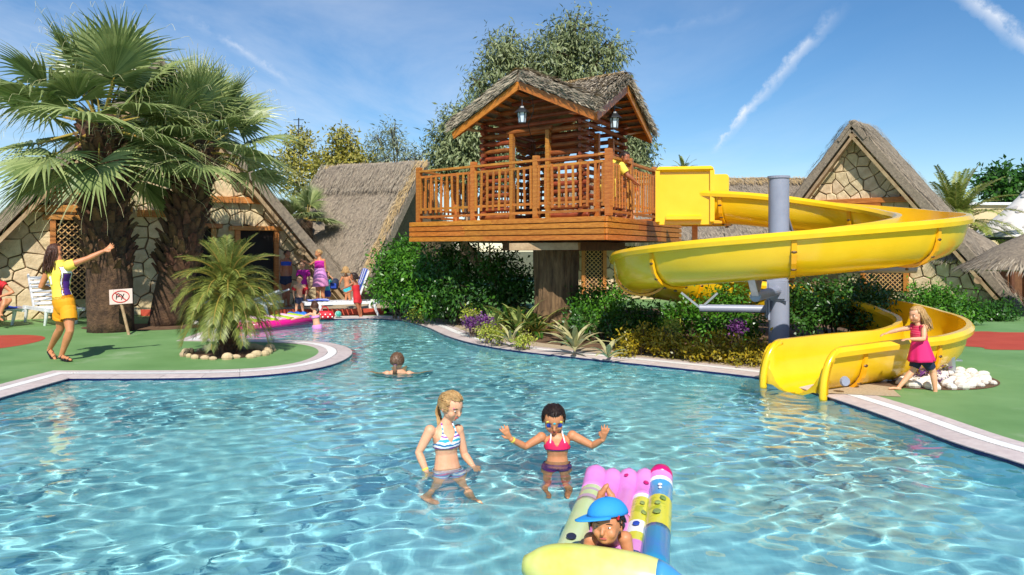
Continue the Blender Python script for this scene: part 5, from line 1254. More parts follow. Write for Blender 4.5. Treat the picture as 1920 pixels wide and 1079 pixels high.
def do_hair(K, style, m, length=.5, seed=1):
    X, hh, T = K['X'], K['hh'], K['T']; r = random.Random(seed); mb = MB(); hr, face, hu = K['hr'], K['face'], K['hu']
    n_, mm = 28, 18; vs, ok = [], []
    for i in range(mm+1):
        th = math.pi*i/mm; z = math.cos(th); s = math.sin(th)
        for j in range(n_):
            ph = 2*math.pi*j/n_; x, y = s*math.cos(ph), s*math.sin(ph)
            lim = .30+.25*abs(x) if z > .1 else -.02
            low = -.62 if style in ('long', 'pony', 'bob', 'longpony') else -.42
            keep = (y < lim or z > .62) and z > low
            wv = 1.0+.018*math.sin(ph*9+z*4)+.012*r.uniform(-1, 1); vs.append(X(x*.392*wv, -.045+y*.472*wv, .085+z*.455*wv)); ok.append(keep)
    fs = []
    for i in range(mm):
        for j in range(n_):
            q = (i*n_+j, (i+1)*n_+j, (i+1)*n_+(j+1) % n_, i*n_+(j+1) % n_)
            if all(ok[k] for k in q): fs.append(q)
    mb.add(vs, fs)
    down = V((0, 0, -1))
    def strand(pts, r0): mb.tube(pts, [r0*(1-.85*i/(len(pts)-1)) for i in range(len(pts))], 4, cap=False)
    if style in ('long', 'bob'):
        for k in range(190):
            ph = r.uniform(math.pi*.93, 2.07*math.pi) if r.random() < .8 else r.uniform(.2, 2.9)
            z = r.uniform(-.2, .75); s = math.sqrt(1-z*z); x, y = s*math.cos(ph), s*math.sin(ph)
            if y > .35: continue
            p0 = X(x*.4, -.045+y*.48, .09+z*.46); out = (p0-X(0, -.045, .09)).normalized(); Ls = length*r.uniform(.8, 1.1)
            p1 = X(x*.47, -.06+y*.55, -.1); p2 = p1+down*Ls*.45+out*.02*hh+hr*r.uniform(-.03, .03)-face*.02; p3 = p1+down*Ls+hr*r.uniform(-.05, .05)-face*r.uniform(-.01, .05)
            strand(catmull([p0, p1, p2, p3], 3), .03*hh)
    if style in ('pony', 'longpony'):
        tie = X(0, -.50, -.05) if style == 'pony' else X(0, -.46, -.12)
        for k in range(70):
            a = r.uniform(0, 6.28); q = r.uniform(0, .06)*hh; o_ = hr*math.cos(a)*q+hu*math.sin(a)*q; Ls = length*r.uniform(.75, 1.05)
            p1 = tie-face*.10*hh+down*.03+o_; p2 = p1+down*Ls*.5-face*.05*hh+hr*r.uniform(-.02, .02); p3 = p1+down*Ls+hr*r.uniform(-.03, .03)+face*.03
            strand(catmull([tie+o_, p1, p2, p3], 3), .035*hh)
        ctr = X(0, -.045, .085)
        for k in range(260):
            ph = r.uniform(.2, math.pi-.2) if r.random() < .6 else r.uniform(-.9, 4.0); z = r.uniform(-.3, .9); s = math.sqrt(1-z*z); x, y = s*math.cos(ph), s*math.sin(ph)
            if y > .32+.25*abs(x) and z < .6: continue
            vx, vy, vz = x, y, z; tx_, ty_, tz_ = 0, -.97, -.25; pts_ = []; g_s = 1.03+r.uniform(-.008, .012)
            for q in (0, .2, .4, .6, .8, 1):
                w = V((vx*(1-q)+tx_*q, vy*(1-q)+ty_*q, vz*(1-q)+tz_*q)); w = w.normalized() if w.length > .1 else V((0, -1, 0)); pts_.append(X(w.x*.395*g_s, -.045+w.y*.475*g_s, .085+w.z*.457*g_s))
            strand(pts_, .013*hh)
        m2 = MB(); m2.tube([tie+face*.03*hh, tie-face*.05*hh], .085*hh, 10); m2.build('hair_tie', MATS['cl_purple'], T)
    if style == 'short':
        for k in range(120):
            z = r.uniform(-.1, .98); ph = r.uniform(0, 6.28); s = math.sqrt(1-z*z); x, y = s*math.cos(ph), s*math.sin(ph)
            if y > .3+.25*abs(x) and z < .6: continue
            p0 = X(x*.39, -.045+y*.47, .085+z*.45); out = (p0-X(0, -.045, .09)).normalized(); strand([p0, p0+out*.03*hh+down*.03*hh, p0+out*.03*hh+down*.1*hh], .03*hh)
    o = mb.build('hair', MATS[m], T, smooth=True); sd_ = o.modifiers.new('thick', 'SOLIDIFY'); sd_.thickness = .006; sd_.offset = -1
def cl_shell(name, fn, off, m):
    return lambda K: K['shell'](name, fn(K), off*K['H'], m)
def band_ring(name, key, frac, rad, m):      # wristband
    def f(K):
        e, w = K['W']('el'+key), K['W']('wr'+key); c = e.lerp(w, frac); d = (w-e).normalized(); mb = MB(); mb.tube([c-d*.007, c+d*.007], rad*K['H'], 12); mb.build(name, MATS[m], K['T'])
    return f
def straps(m, halter=True, tl=.8):
    def f(K):
        for sg in (-1, 1):
            a = K['cen'](.80)+K['right']*sg*.05*K['H']+K['fr']*.064*K['H']; b = K['nk']+K['right']*sg*.036*K['H']+K['fr']*.02*K['H']+K['up']*.02*K['H']; mid = a.lerp(b, .5)+K['fr']*.012*K['H']
            mb = MB(); mb.tube([a, mid, b], .005*K['H'], 6); mb.build('strap', MATS[m], K['T'])
    return f
tri_top = lambda K: K['torso'] & (K['t'] > .60) & (K['t'] < .66+.24*np.clip(1-np.abs(np.abs(K['x'])-.042)/.05, 0, 1)) & (K['y'] > -.005)
band_top = lambda K: K['torso'] & (K['t'] > .585) & (K['t'] < .625)
bottoms = lambda K: (K['torso'] & (K['t'] < .12)) | ((K['legL'] | K['legR']) & (K['p'] < .14) & (K['t'] > -.2))
def skirt(name, t0, zdrop, r0, r1, m, ripple=.06, n=36, front_off=0):
    def f(K):
        H = K['H']; top = K['cen'](t0); bot = K['pel']-V((0, 0, zdrop*H)); rings = []
        for i in range(9):
            s = i/8; c = top.lerp(bot, s); rr_ = (r0+(r1-r0)*s**.9)*H; ring = []
            for k in range(n):
                a = 2*math.pi*k/n; w = 1+ripple*s*math.sin(a*7+1)+ripple*.5*s*math.sin(a*11+2); ring.append(c+K['right']*rr_*w*math.cos(a)+K['fr']*rr_*w*.82*math.sin(a))
            rings.append(ring)
        mb = MB(); mb.loft(rings, cap=False); o = mb.build(name, MATS[m], K['T'], smooth=True); sd_ = o.modifiers.new('thick', 'SOLIDIFY'); sd_.thickness = .004
    return f
tee = lambda K, sl=.55, hem=.12: (K['torso'] & (K['t'] > hem) & (K['t'] < 1.0)) | ((K['armL'] | K['armR']) & (K['p'] < sl))
shorts = lambda K, ln=.55, top=.2: (K['torso'] & (K['t'] < top)) | ((K['legL'] | K['legR']) & (K['p'] < ln))
# --- girl in the striped bikini
def face_paint(K, cols):
    r = random.Random(4)
    for i, (a, c_, s, m) in enumerate(cols):
        b_ = math.sqrt(max(.02, 1-(a/.36)**2-((c_-.08)/.42)**2))*.40-.02
        mb = MB(); mb.ell(K['X'](a, b_+.012, c_), K['hr']*s*K['hh'], K['face']*.02*K['hh'], K['hu']*s*.8*K['hh'], 8, 6); mb.build('face_paint', MATS[m], K['T'])
person('blond girl in a striped bikini standing in the pool', 6.03, dict(head=(846, 763), neck=(835, 797), shL=(806, 808, -.06), shR=(859, 806, .06), elL=(785, 849, -.1), wrL=(800, 887, -.14), tipL=(808, 913, -.15), elR=(871, 853, .08), wrR=(886, 873, 0), tipR=(894, 891, -.03), pelvis=(839, 893), chest=(836, 832),
       knL=(816, 976, -.05), knR=(866, 974, .05), anL=(800, 1054), anR=(884, 1052)), (.62, -.78, 0), 1.2, 'skin_fair', .228, (.72, -.58, -.36), .0055, True, ('pony', 'hair_blond', .2, 3),
       clothes=[cl_shell('bikini_top', tri_top, .006, 'cl_multistripe'), cl_shell('bikini_band', band_top, .005, 'cl_multistripe'), cl_shell('bikini_bottom', bottoms, .006, 'cl_bluestripe'), straps('cl_multistripe'), band_ring('wristband', 'L', .82, .021, 'cl_yellow'),
                lambda K: face_paint(K, [(.2, -.06, .05, 'cl_lilac'), (.25, -.1, .035, 'cl_magenta'), (.16, -.13, .03, 'cl_lilac'), (.22, .12, .03, 'cl_magenta'), (-.2, -.08, .04, 'cl_lilac')])], recv=True, girth=1.06)
# --- girl in the red bikini
person('dark haired girl in a red bikini with painted face and raised arms', 6.2, dict(head=(1038, 787), neck=(1043, 812, .03), shL=(1015, 820), shR=(1073, 817), elL=(985, 838, -.02), wrL=(957, 823, -.1), tipL=(943, 800, -.13), elR=(1111, 836, -.02), wrR=(1131, 824, -.1), tipR=(1136, 801, -.13), pelvis=(1044, 884), chest=(1045, 842),
       knL=(1026, 960), knR=(1062, 960), anL=(1025, 1036), anR=(1064, 1036)), (.03, -1, 0), 1.16, 'skin_tan', .235, (.02, -.88, -.46), .0055, True, ('pony', 'hair_dark', .12, 5),
       clothes=[cl_shell('bikini_top', tri_top, .006, 'cl_hotpink'), cl_shell('bikini_band', band_top, .005, 'cl_purple'), cl_shell('bikini_bottom', bottoms, .006, 'cl_purple'), straps('cl_white'), band_ring('wristband', 'L', .86, .021, 'cl_yellow'),
                lambda K: face_paint(K, [(-.16, .04, .11, 'cl_blue'), (.16, .04, .11, 'cl_blue'), (-.22, .14, .06, 'cl_yellow'), (.22, .14, .06, 'cl_yellow'), (0, .14, .05, 'cl_teal'), (-.2, -.06, .05, 'cl_teal'), (.2, -.06, .05, 'cl_teal')])], recv=True)
# --- swimmer seen from behind
person('swimmer seen from behind, only head and shoulders above the water', 10.56, dict(head=(745, 678), neck=(746, 694, 0), shL=(726, 702), shR=(767, 702), elL=(708, 707, .1), wrL=(690, 710, .3), elR=(786, 707, .1), wrR=(802, 710, .3), pelvis=(748, 742, .35), knL=(740, 745, .75), knR=(756, 745, .75), anL=(738, 742, 1.1), anR=(758, 742, 1.1)), (.1, 1, 0), 1.4, 'skin_fair', .235, (.1, 1, .05), .009, False, ('longpony', 'hair_wet', .12, 6), eyes=False, recv=True)
# --- animator in yellow kit
def kit(K):
    t, x, y = K['t'], K['x'], K['y']; sh = K['shell']; H = K['H']
    body = (K['torso'] & (t > .12) & (t < 1.02)) | ((K['armL'] | K['armR']) & (K['p'] < .30))
    side = K['torso'] & (x > .05) & (np.abs(y+.004) < .026) & (t < .70) & (t > .2); trim = K['torso'] & (x > .045) & (np.abs(y+.004) < .036) & (t < .84) & (t > .2) & ~side
    sh('jersey', body & ~side & ~trim, .012*H, 'cl_yellow'); sh('side_panel', side, .0125*H, 'cl_purple'); sh('trim', trim, .0125*H, 'cl_white')
    sh('shorts', (K['torso'] & (t < .2)) | ((K['legL'] | K['legR']) & (K['p'] < .52)), (.012+.016*np.clip(K['p'], 0, 1)*(~K['torso']))*H, 'cl_orange')
    c = K['cen'](.66)-K['fr']*(.078*H)+K['right']*.0
    mb = MB(); mb.beam(c-K['up']*.06, c+K['up']*.06, .028, .006, K['fr']); mb.beam(c+K['up']*.06, c+K['up']*.03-K['right']*.03, .022, .006, K['fr']); mb.build('number_one', MATS['cl_white'], K['T'])
def sandals_(K):
    for sd in 'LR':
        a, t = K['W']('an'+sd), K['W']('toe'+sd); d = (t-a); d.normalize(); mb = MB(); c = a.lerp(t, .45)-V((0, 0, .035)); s_ = d.cross(V((0, 0, 1))).normalized()
        mb.box(c, s_, d, s_.cross(d), .085, .25, .022, bev=.008); mb.build('sandal', MATS['black'], K['T'])
        for q in (.15, .55, .8): mb = MB(); cc_ = a.lerp(t, q); mb.tube([cc_-s_*.045-V((0, 0, .02)), cc_+V((0, 0, .032 if q < .7 else .026)), cc_+s_*.045-V((0, 0, .02))], .009, 6); mb.build('sandal_strap', MATS['black'], K['T'])
person('woman in yellow sports kit pointing with outstretched arm beside the palms', 11.5, dict(head=(104, 471), neck=(111, 490), shL=(94, 500, .12), shR=(130, 498, -.1), elL=(77, 538, .12), wrL=(93, 541, .3), tipL=(103, 537, .4), elR=(165, 485, -.02), wrR=(195, 471, .08), tipR=(213, 460, .12), pelvis=(121, 572), chest=(112, 528), knL=(113, 617, .1), anL=(93, 655, .28), toeL=(104, 675, .1), knR=(131, 621, -.12), anR=(115, 667, -.06), toeR=(134, 676, -.16)),
       (.55, .83, 0), 1.66, 'skin_tan', .215, (.86, .45, .05), .009, True, ('long', 'hair_brown', .28, 7), adult=True, clothes=[kit, sandals_, lambda K: [MB().tube([K['X'](sg*.1, .37, .05), K['X'](sg*.26, .34, .05)], .05*K['hh'], 8).build('sunglasses', MATS['black'], K['T']) for sg in (-1, 1)]], girth=1.0)
# --- small girl at the slide
person('small blond girl in a pink dress leaning on the slide wall', 9.03, dict(head=(1719, 591), neck=(1722, 607), shL=(1712, 614, .08), shR=(1733, 614, -.08), elL=(1684, 619, .12), wrL=(1666, 624, .15), tipL=(1653, 628, .17), elR=(1732, 636, -.13), wrR=(1707, 636, -.15), tipR=(1695, 637, -.15), pelvis=(1727, 665), chest=(1724, 634),
       knL=(1711, 696, .05), anL=(1685, 727, .05), toeL=(1666, 729, .03), knR=(1750, 698, -.05), anR=(1754, 736, -.06), toeR=(1737, 741, -.1)), (-.95, -.3, 0), 1.04, 'skin_fair', .2, (-.93, -.25, -.22), .006, True, ('long', 'hair_blond', .16, 8),
       clothes=[cl_shell('dress_top', lambda K: (K['torso'] & (K['t'] > .4) & (K['t'] < .95)), .012, 'cl_floral'), skirt('dress', .58, .07, .085, .155, 'cl_pink'), cl_shell('shorts', lambda K: shorts(K, .75, .1), .01, 'cl_navy')])
# --- boy on the raft
person('boy in a blue cap lying on the inflatable raft', 3.85, dict(head=(1139, 985, -.05), neck=(1141, 1003, .04), shL=(1108, 1012), shR=(1172, 1010), elL=(1100, 1044, -.02), wrL=(1118, 1048, -.04), elR=(1180, 1044, -.02), wrR=(1164, 1048, -.04), pelvis=(1136, 983, .55), knL=(1122, 965, .85), anL=(1128, 922, .82), toeL=(1141, 908, .82), knR=(1146, 962, .88), anR=(1146, 925, .9), toeR=(1132, 911, .92), chest=(1138, 998, .3)),
       (0, -.5, -.85), 1.05, 'skin_tan', .195, (-.42, -.9, .05), .0055, False, ('short', 'hair_dark', .1, 9), clothes=[cl_shell('swim_shorts', lambda K: shorts(K, .7, .22), .012, 'cl_navy')], up_head=(.0, .1, 1))
cp = P(1141, 962, 3.82); CAP = empty('cap', cp, 'sky blue peaked cap with a small red crab badge on the boy', 'cap')
fcv = V((-.9, -.42, .0)).normalized(); hu_ = V((.0, .22, 1)); hu_ = (hu_-fcv*hu_.dot(fcv)).normalized(); hr_ = fcv.cross(hu_); hcen = P(1139, 985, 3.80)
mb = MB(); rings = []
for i in range(9):
    th = math.pi/2*i/8; rings.append([hcen+hu_*(.048+.085*math.sin(th))-fcv*.008+hr_*(.088*math.cos(th)+.001)*math.cos(2*math.pi*k/28)+fcv*(.106*math.cos(th)+.001)*math.sin(2*math.pi*k/28) for k in range(28)])
mb.loft(rings, cap=False); o = mb.build('crown', MATS['cl_skyb'], CAP, smooth=True); o.modifiers.new('t', 'SOLIDIFY').thickness = .004
mb = MB(); rows_ = []
for i in range(5):
    s = i/4; rows_.append([hcen+hu_*(.05-.01*s*s-.018*abs(math.cos(R(a)))**2*0)+(hr_*math.cos(R(a))*(.088+.01*s)+fcv*math.sin(R(a))*(.102+.07*s*math.sin(R(a))**.6)) for a in range(15, 166, 10)])
mb.loft(rows_, cap=False, closed=False); o = mb.build('visor', MATS['cl_skyb'], CAP, smooth=True); o.modifiers.new('t', 'SOLIDIFY').thickness = .005
mb = MB(); bpos = hcen+hu_*.055-V((-.35, .94, 0))*.082+V((.94, .35, 0))*.02; mb.ell(bpos, hr_*.012, fcv*.006, hu_*.009, 8, 6)
for sg in (-1, 1): mb.ell(bpos+hr_*sg*.012+hu_*.009, hr_*.005, fcv*.004, hu_*.006, 6, 4)
mb.build('badge', MATS['cl_red'], CAP)
# --- raft
mat('raft_green', C(196, 222, 150), C(214, 226, 180), 6, .28, coat=.3); mat('raft_lime', C(208, 216, 84), C(226, 228, 150), 4, .28, coat=.3); mat('raft_pink', C(226, 130, 206), C(232, 150, 214), 5, .28, coat=.3)
mat('raft_rose', C(206, 20, 110), None, rough=.28, coat=.3); mat('raft_blue', C(90, 170, 214), C(70, 150, 206), 5, .28, coat=.3); mat('raft_yellow', C(226, 220, 70), C(190, 196, 50), 9, .28, coat=.3, sharp=(.55, .58)); mat('raft_teal', C(40, 150, 170), C(60, 130, 200), 5, .28, coat=.3)
mat('raft_stripe', C(190, 160, 180), None, rough=.3)
RT = empty('inflatable_raft', (.5, 4.6, WZ), 'colourful inflatable lounge raft with a lime pillow in the foreground', 'raft')
nl, nr_, fl_, fr2 = V((.215, 3.92, 0)), V((.74, 3.76, 0)), V((.53, 5.30, 0)), V((1.08, 5.30, 0)); zt = .045; NT = 5
segm = [[(0, .62, 'raft_green'), (.62, .655, 'raft_stripe'), (.655, .72, 'raft_green'), (.72, .745, 'raft_stripe'), (.745, .8, 'raft_green'), (.8, 1, 'raft_pink')], [(0, .5, 'raft_pink'), (.5, 1, 'raft_pink')], [(0, .5, 'raft_pink'), (.5, 1, 'raft_pink')],
        [(0, .12, 'raft_teal'), (.12, .22, 'raft_pink'), (.22, .30, 'raft_yellow'), (.30, .42, 'cl_white'), (.42, .7, 'raft_yellow'), (.7, .745, 'cl_white'), (.745, 1, 'raft_pink')], [(0, .35, 'raft_teal'), (.35, .68, 'raft_yellow'), (.68, .86, 'raft_blue'), (.86, .89, 'cl_white'), (.89, .93, 'raft_pink'), (.93, 1, 'raft_rose')]]
for k in range(NT):
    a0, a1 = nl.lerp(nr_, (k+.5)/NT), fl_.lerp(fr2, (k+.5)/NT); rad = .078 if k in (0, 4) else .068; tube_e = empty('air_tube'); tube_e.parent = RT; tube_e.location = a0-V(RT.location)
    def prof(s): return rad*(1.0 if .06 < s < .94 else max(.25, math.sqrt(max(0, 1-((abs(s-.5)-.44)/.06)**2))))*(1+.012*math.sin(s*60))
    for s0, s1, m in segm[k]:
        q = max(3, int((s1-s0)*28)); pts, rd_s = [], []
        for i in range(q+1):
            s = s0+(s1-s0)*i/q; p = a0.lerp(a1, s); lift = .10*max(0, (s-.80)/.20)**1.5; pts.append(V((p.x, p.y, zt+lift+(.02 if k in (0, 4) else 0)))); rd_s.append(prof(s))
        mb = MB(); mb.tube(pts, rd_s, 16, cap=(s0 == 0 or s1 == 1), ref=(1, 0, 0), flat=.85); mb.build('panel', MATS[m], tube_e, smooth=True)
r = random.Random(12)
for k, s, m, sz in ((0, .12, 'cl_navy', .034), (4, .45, 'agave', .03), (4, .55, 'agave', .022), (4, .62, 'agave', .026), (3, .5, 'agave', .022), (3, .6, 'agave', .02), (3, .85, 'raft_rose', .024), (2, .9, 'raft_rose', .02), (3, .36, 'cl_blue', .026), (4, .78, 'cl_white', .018), (4, .74, 'cl_white', .014)):
    a0, a1 = nl.lerp(nr_, (k+.5)/NT), fl_.lerp(fr2, (k+.5)/NT); p = a0.lerp(a1, s); rad = .078 if k in (0, 4) else .068; an = R(r.uniform(60, 110)); lift = .10*max(0, (s-.80)/.20)**1.5
    dl = (a1-a0).normalized(); sx = V((dl.y, -dl.x, 0)); nv_ = sx*math.cos(an)+UP*math.sin(an); c = V((p.x, p.y, zt+lift+(.02 if k in (0, 4) else 0)))+sx*math.cos(an)*rad*.85+UP*math.sin(an)*rad*1.0
    tv = nv_.cross(dl); mb = MB(); mb.ell(c, dl*sz*1.3, tv*sz*.8, nv_*.006, 12, 6); mb.build('print_spot', MATS[m], RT)
# pillow roll across the near end
pa, pb = V((.06, 3.80, .10)), V((.80, 3.55, .09)); pts = [pa.lerp(pb, i/24) for i in range(25)]; rd_s = [.135*math.sqrt(max(.12, 1-abs((i-12)/12)**3.2)) for i in range(25)]
pil = empty('pillow'); pil.parent = RT; pil.location = pa.lerp(pb, .5)-V(RT.location)
mb = MB(); mb.tube(pts, rd_s, 22, flat=.9); mb.build('roll', MATS['raft_lime'], pil, smooth=True)
mb = MB(); mb.tube([p+V((-.02, .06, .085)) for p in pts[6:-5]], .007, 6); mb.build('seam', MATS['raft_green'], pil)
mb = MB(); mb.tube(pts[-5:], [r_*1.006 for r_ in rd_s[-5:]], 22, flat=.9); mb.build('end_cap', MATS['raft_blue'], pil, smooth=True)
# --- far group
gf = None
tops = lambda K: K['torso'] & (K['t'] > .64) & (K['t'] < .84)
person('woman in a blue bikini standing by the stone wall', 20.2, dict(head=(539, 477), neck=(537, 485), shL=(528, 490), shR=(544, 490), elL=(526, 508), wrL=(531, 523), elR=(546, 507, .05), wrR=(543, 521, .1), pelvis=(536, 522), knL=(533, 548), anL=(532, 573), toeL=(538, 576, -.15), knR=(540, 548), anR=(541, 572), toeR=(547, 575, -.15)), (.5, -.85, 0), 1.45, 'skin_brown', .205, (.75, -.6, 0), .012, False, ('short', 'hair_dark'), adult=True, clothes=[cl_shell('bikini_top', tops, .008, 'cl_blue'), cl_shell('bikini_bottom', bottoms, .008, 'cl_navy')])
person('woman in a pink and white summer dress reaching to the boy', 20.0, dict(head=(597, 476), neck=(599, 485), shL=(591, 489), shR=(607, 489), elL=(582, 496, -.05), wrL=(572, 491, -.1), elR=(610, 506), wrR=(608, 519), pelvis=(601, 523), knL=(596, 549), anL=(595, 572), toeL=(591, 575, -.12), knR=(605, 549), anR=(607, 571), toeR=(604, 574, -.14)), (-.4, -.9, 0), 1.45, 'skin_tan', .205, (-.85, -.5, -.05), .012, False, ('short', 'hair_blond'), adult=True,
       clothes=[cl_shell('dress_top', lambda K: K['torso'] & (K['t'] > .3) & (K['t'] < .88), .014, 'cl_magenta'), skirt('dress', .62, .10, .09, .13, 'cl_lilac'), skirt('dress_hem', .03, .14, .128, .138, 'cl_mauve')])
person('boy in a magenta shirt with a school bag between the two women', 20.3, dict(head=(567, 497), neck=(568, 506), shL=(560, 510), shR=(577, 510), elL=(557, 521), wrL=(558, 531, -.05), elR=(580, 521), wrR=(579, 531, -.05), pelvis=(569, 538), knL=(565, 555), anL=(564, 571), toeL=(561, 574, -.1), knR=(573, 555), anR=(574, 571), toeR=(572, 574, -.1)), (-.3, -.95, 0), 1.1, 'skin_fair', .21, (-.3, -.95, 0), .012, False, ('short', 'hair_brown'), clothes=[cl_shell('shirt', lambda K: tee(K, .8, .0), .014, 'cl_magenta'), cl_shell('shorts', lambda K: shorts(K, .8, .12), .018, 'cl_red')])
person('toddler with red armbands and navy trunks at the pool edge', 18.9, dict(head=(562, 523), neck=(562, 532), shL=(553, 536), shR=(571, 536), elL=(550, 546), wrL=(551, 556, -.03), elR=(575, 546), wrR=(573, 556, -.03), pelvis=(561, 562), knL=(556, 576), anL=(555, 589), toeL=(553, 592, -.08), knR=(567, 576), anR=(569, 589), toeR=(570, 592, -.08)), (.05, -1, 0), .86, 'skin_fair', .19, (.1, -1, -.1), .011, False, ('short', 'hair_brown'), girth=1.12,
       clothes=[cl_shell('armband', lambda K: K['armL'] & (K['p'] > .3) & (K['p'] < .85), .03, 'cl_red'), cl_shell('armband', lambda K: K['armR'] & (K['p'] > .3) & (K['p'] < .85), .03, 'cl_red'), cl_shell('trunks', lambda K: shorts(K, .35, .16), .012, 'cl_navy')])
person('child in a teal shirt holding hands up to the face', 20.4, dict(head=(613, 516), neck=(612, 524), shL=(606, 527), shR=(620, 527), elL=(604, 524, -.1), wrL=(610, 518, -.15), elR=(624, 523, -.1), wrR=(618, 517, -.15), pelvis=(613, 548), knL=(610, 559), anL=(610, 570), toeL=(607, 572, -.1), knR=(616, 559), anR=(617, 570), toeR=(619, 572, -.1)), (.3, -.95, 0), .86, 'skin_fair', .2, (.2, -1, 0), .012, False, ('short', 'hair_blond'), clothes=[cl_shell('shirt', lambda K: tee(K, .6, .05), .014, 'cl_teal'), cl_shell('shorts', lambda K: shorts(K, .8, .15), .018, 'cl_blue')])
person('child in a teal swimsuit bottom standing on the lounger, seen from behind', 19.4, dict(head=(648, 507), neck=(649, 516), shL=(642, 520), shR=(656, 520), elL=(638, 529), wrL=(636, 537, .1), elR=(660, 529), wrR=(662, 537, .1), pelvis=(651, 541), knL=(649, 556), anL=(648, 569), toeL=(647, 571, .12), knR=(655, 556), anR=(656, 569), toeR=(657, 571, .12)), (.1, 1, 0), .88, 'skin_tan', .19, (-.2, 1, 0), .011, False, ('bob', 'hair_blond', .05), eyes=False, clothes=[cl_shell('swim_bottom', bottoms, .012, 'cl_teal')])
person('dark haired girl in a red swimsuit bending beside the lounger', 19.0, dict(head=(663, 519), neck=(666, 528), shL=(661, 532, -.05), shR=(670, 532, .05), elL=(652, 538, -.1), wrL=(645, 541, -.1), elR=(660, 545), wrR=(650, 549, -.05), pelvis=(670, 561), knL=(672, 578, -.05), anL=(675, 594), toeL=(670, 597, -.1), knR=(675, 578, .05), anR=(678, 594), toeR=(676, 597, -.05)), (-.9, -.3, 0), 1.02, 'skin_brown', .19, (-.95, -.2, -.2), .011, False, ('bob', 'hair_dark', .06), clothes=[cl_shell('swimsuit', lambda K: (K['torso'] & (K['t'] < .8)) | ((K['legL'] | K['legR']) & (K['p'] < .3)), .012, 'cl_red')])
person('girl in a pink bikini in the water pushing the pink mattress', 16.6, dict(head=(589, 575), neck=(590, 585), shL=(582, 589), shR=(597, 588), elL=(568, 594, -.1), wrL=(553, 598, -.1), elR=(600, 597, .05), wrR=(596, 604, .1), pelvis=(595, 616), knL=(592, 645), anL=(591, 672), knR=(600, 645), anR=(601, 672)), (-.75, .6, 0), 1.0, 'skin_fair', .19, (-.85, .4, 0), .01, False, ('longpony', 'hair_brown', .1), eyes=False, clothes=[cl_shell('bikini_top', lambda K: K['torso'] & (K['t'] > .62) & (K['t'] < .78), .01, 'cl_lilac'), cl_shell('bikini_bottom', lambda K: K['torso'] & (K['t'] < .22), .02, 'cl_lilac')], recv=True)
person('man in yellow kit leaning on the tree house railing', 14.1, dict(head=(1172, 296, -.1), neck=(1163, 303, -.03), shL=(1150, 304, .15), shR=(1164, 312, -.12), elL=(1172, 325, .15), wrL=(1186, 338, .1), elR=(1178, 330, -.15), wrR=(1190, 340, -.1), pelvis=(1142, 344), chest=(1153, 320), knL=(1144, 376, .08), anL=(1143, 404, .08), toeL=(1153, 407, .0), knR=(1149, 377, -.08), anR=(1149, 404, -.08), toeR=(1159, 408, -.14)), (.85, -.5, -.3), 1.6, 'skin_brown', .215, (.7, -.65, -.3), .01, False, ('short', 'hair_dark'), adult=True,
       clothes=[cl_shell('shirt', lambda K: tee(K, .7, .05), .014, 'cl_yellow'), cl_shell('shorts', lambda K: shorts(K, .8, .1), .022, 'cl_yellow')])
person('child in red and white behind the tree house balusters', 15.2, dict(head=(1184, 340), neck=(1184, 349), shL=(1177, 353), shR=(1192, 353), elL=(1174, 362), wrL=(1177, 371, -.05), elR=(1195, 362), wrR=(1193, 371, -.05), pelvis=(1184, 377), knL=(1181, 394), anL=(1181, 410), knR=(1188, 394), anR=(1188, 410)), (.1, -1, 0), .8, 'skin_fair', .18, (.2, -1, 0), .012, False, ('short', 'hair_blond'), clothes=[cl_shell('shirt', lambda K: tee(K, .6, .05), .014, 'cl_red'), cl_shell('shorts', lambda K: shorts(K, .7, .15), .018, 'cl_white')])
person('person in a red top seated on the blue lounger at the left edge', 16.6, dict(head=(-14, 510), neck=(-8, 525), shL=(-20, 532, .1), shR=(6, 534, -.1), elR=(25, 549, -.1), wrR=(2, 556, -.2), elL=(-25, 552), wrL=(-10, 560, -.2), pelvis=(-8, 583), knL=(10, 564, -.4), anL=(-2, 596, -.5), toeL=(6, 602, -.6), knR=(18, 563, -.35), anR=(-4, 588, -.45), toeR=(6, 592, -.5)), (.5, -.85, 0), 1.5, 'skin_tan', .21, (.5, -.85, 0), .012, False, ('short', 'hair_brown'), adult=True, clothes=[cl_shell('top', lambda K: tee(K, .25, .05), .012, 'cl_red'), cl_shell('shorts', lambda K: shorts(K, .5, .15), .014, 'cl_navy')])
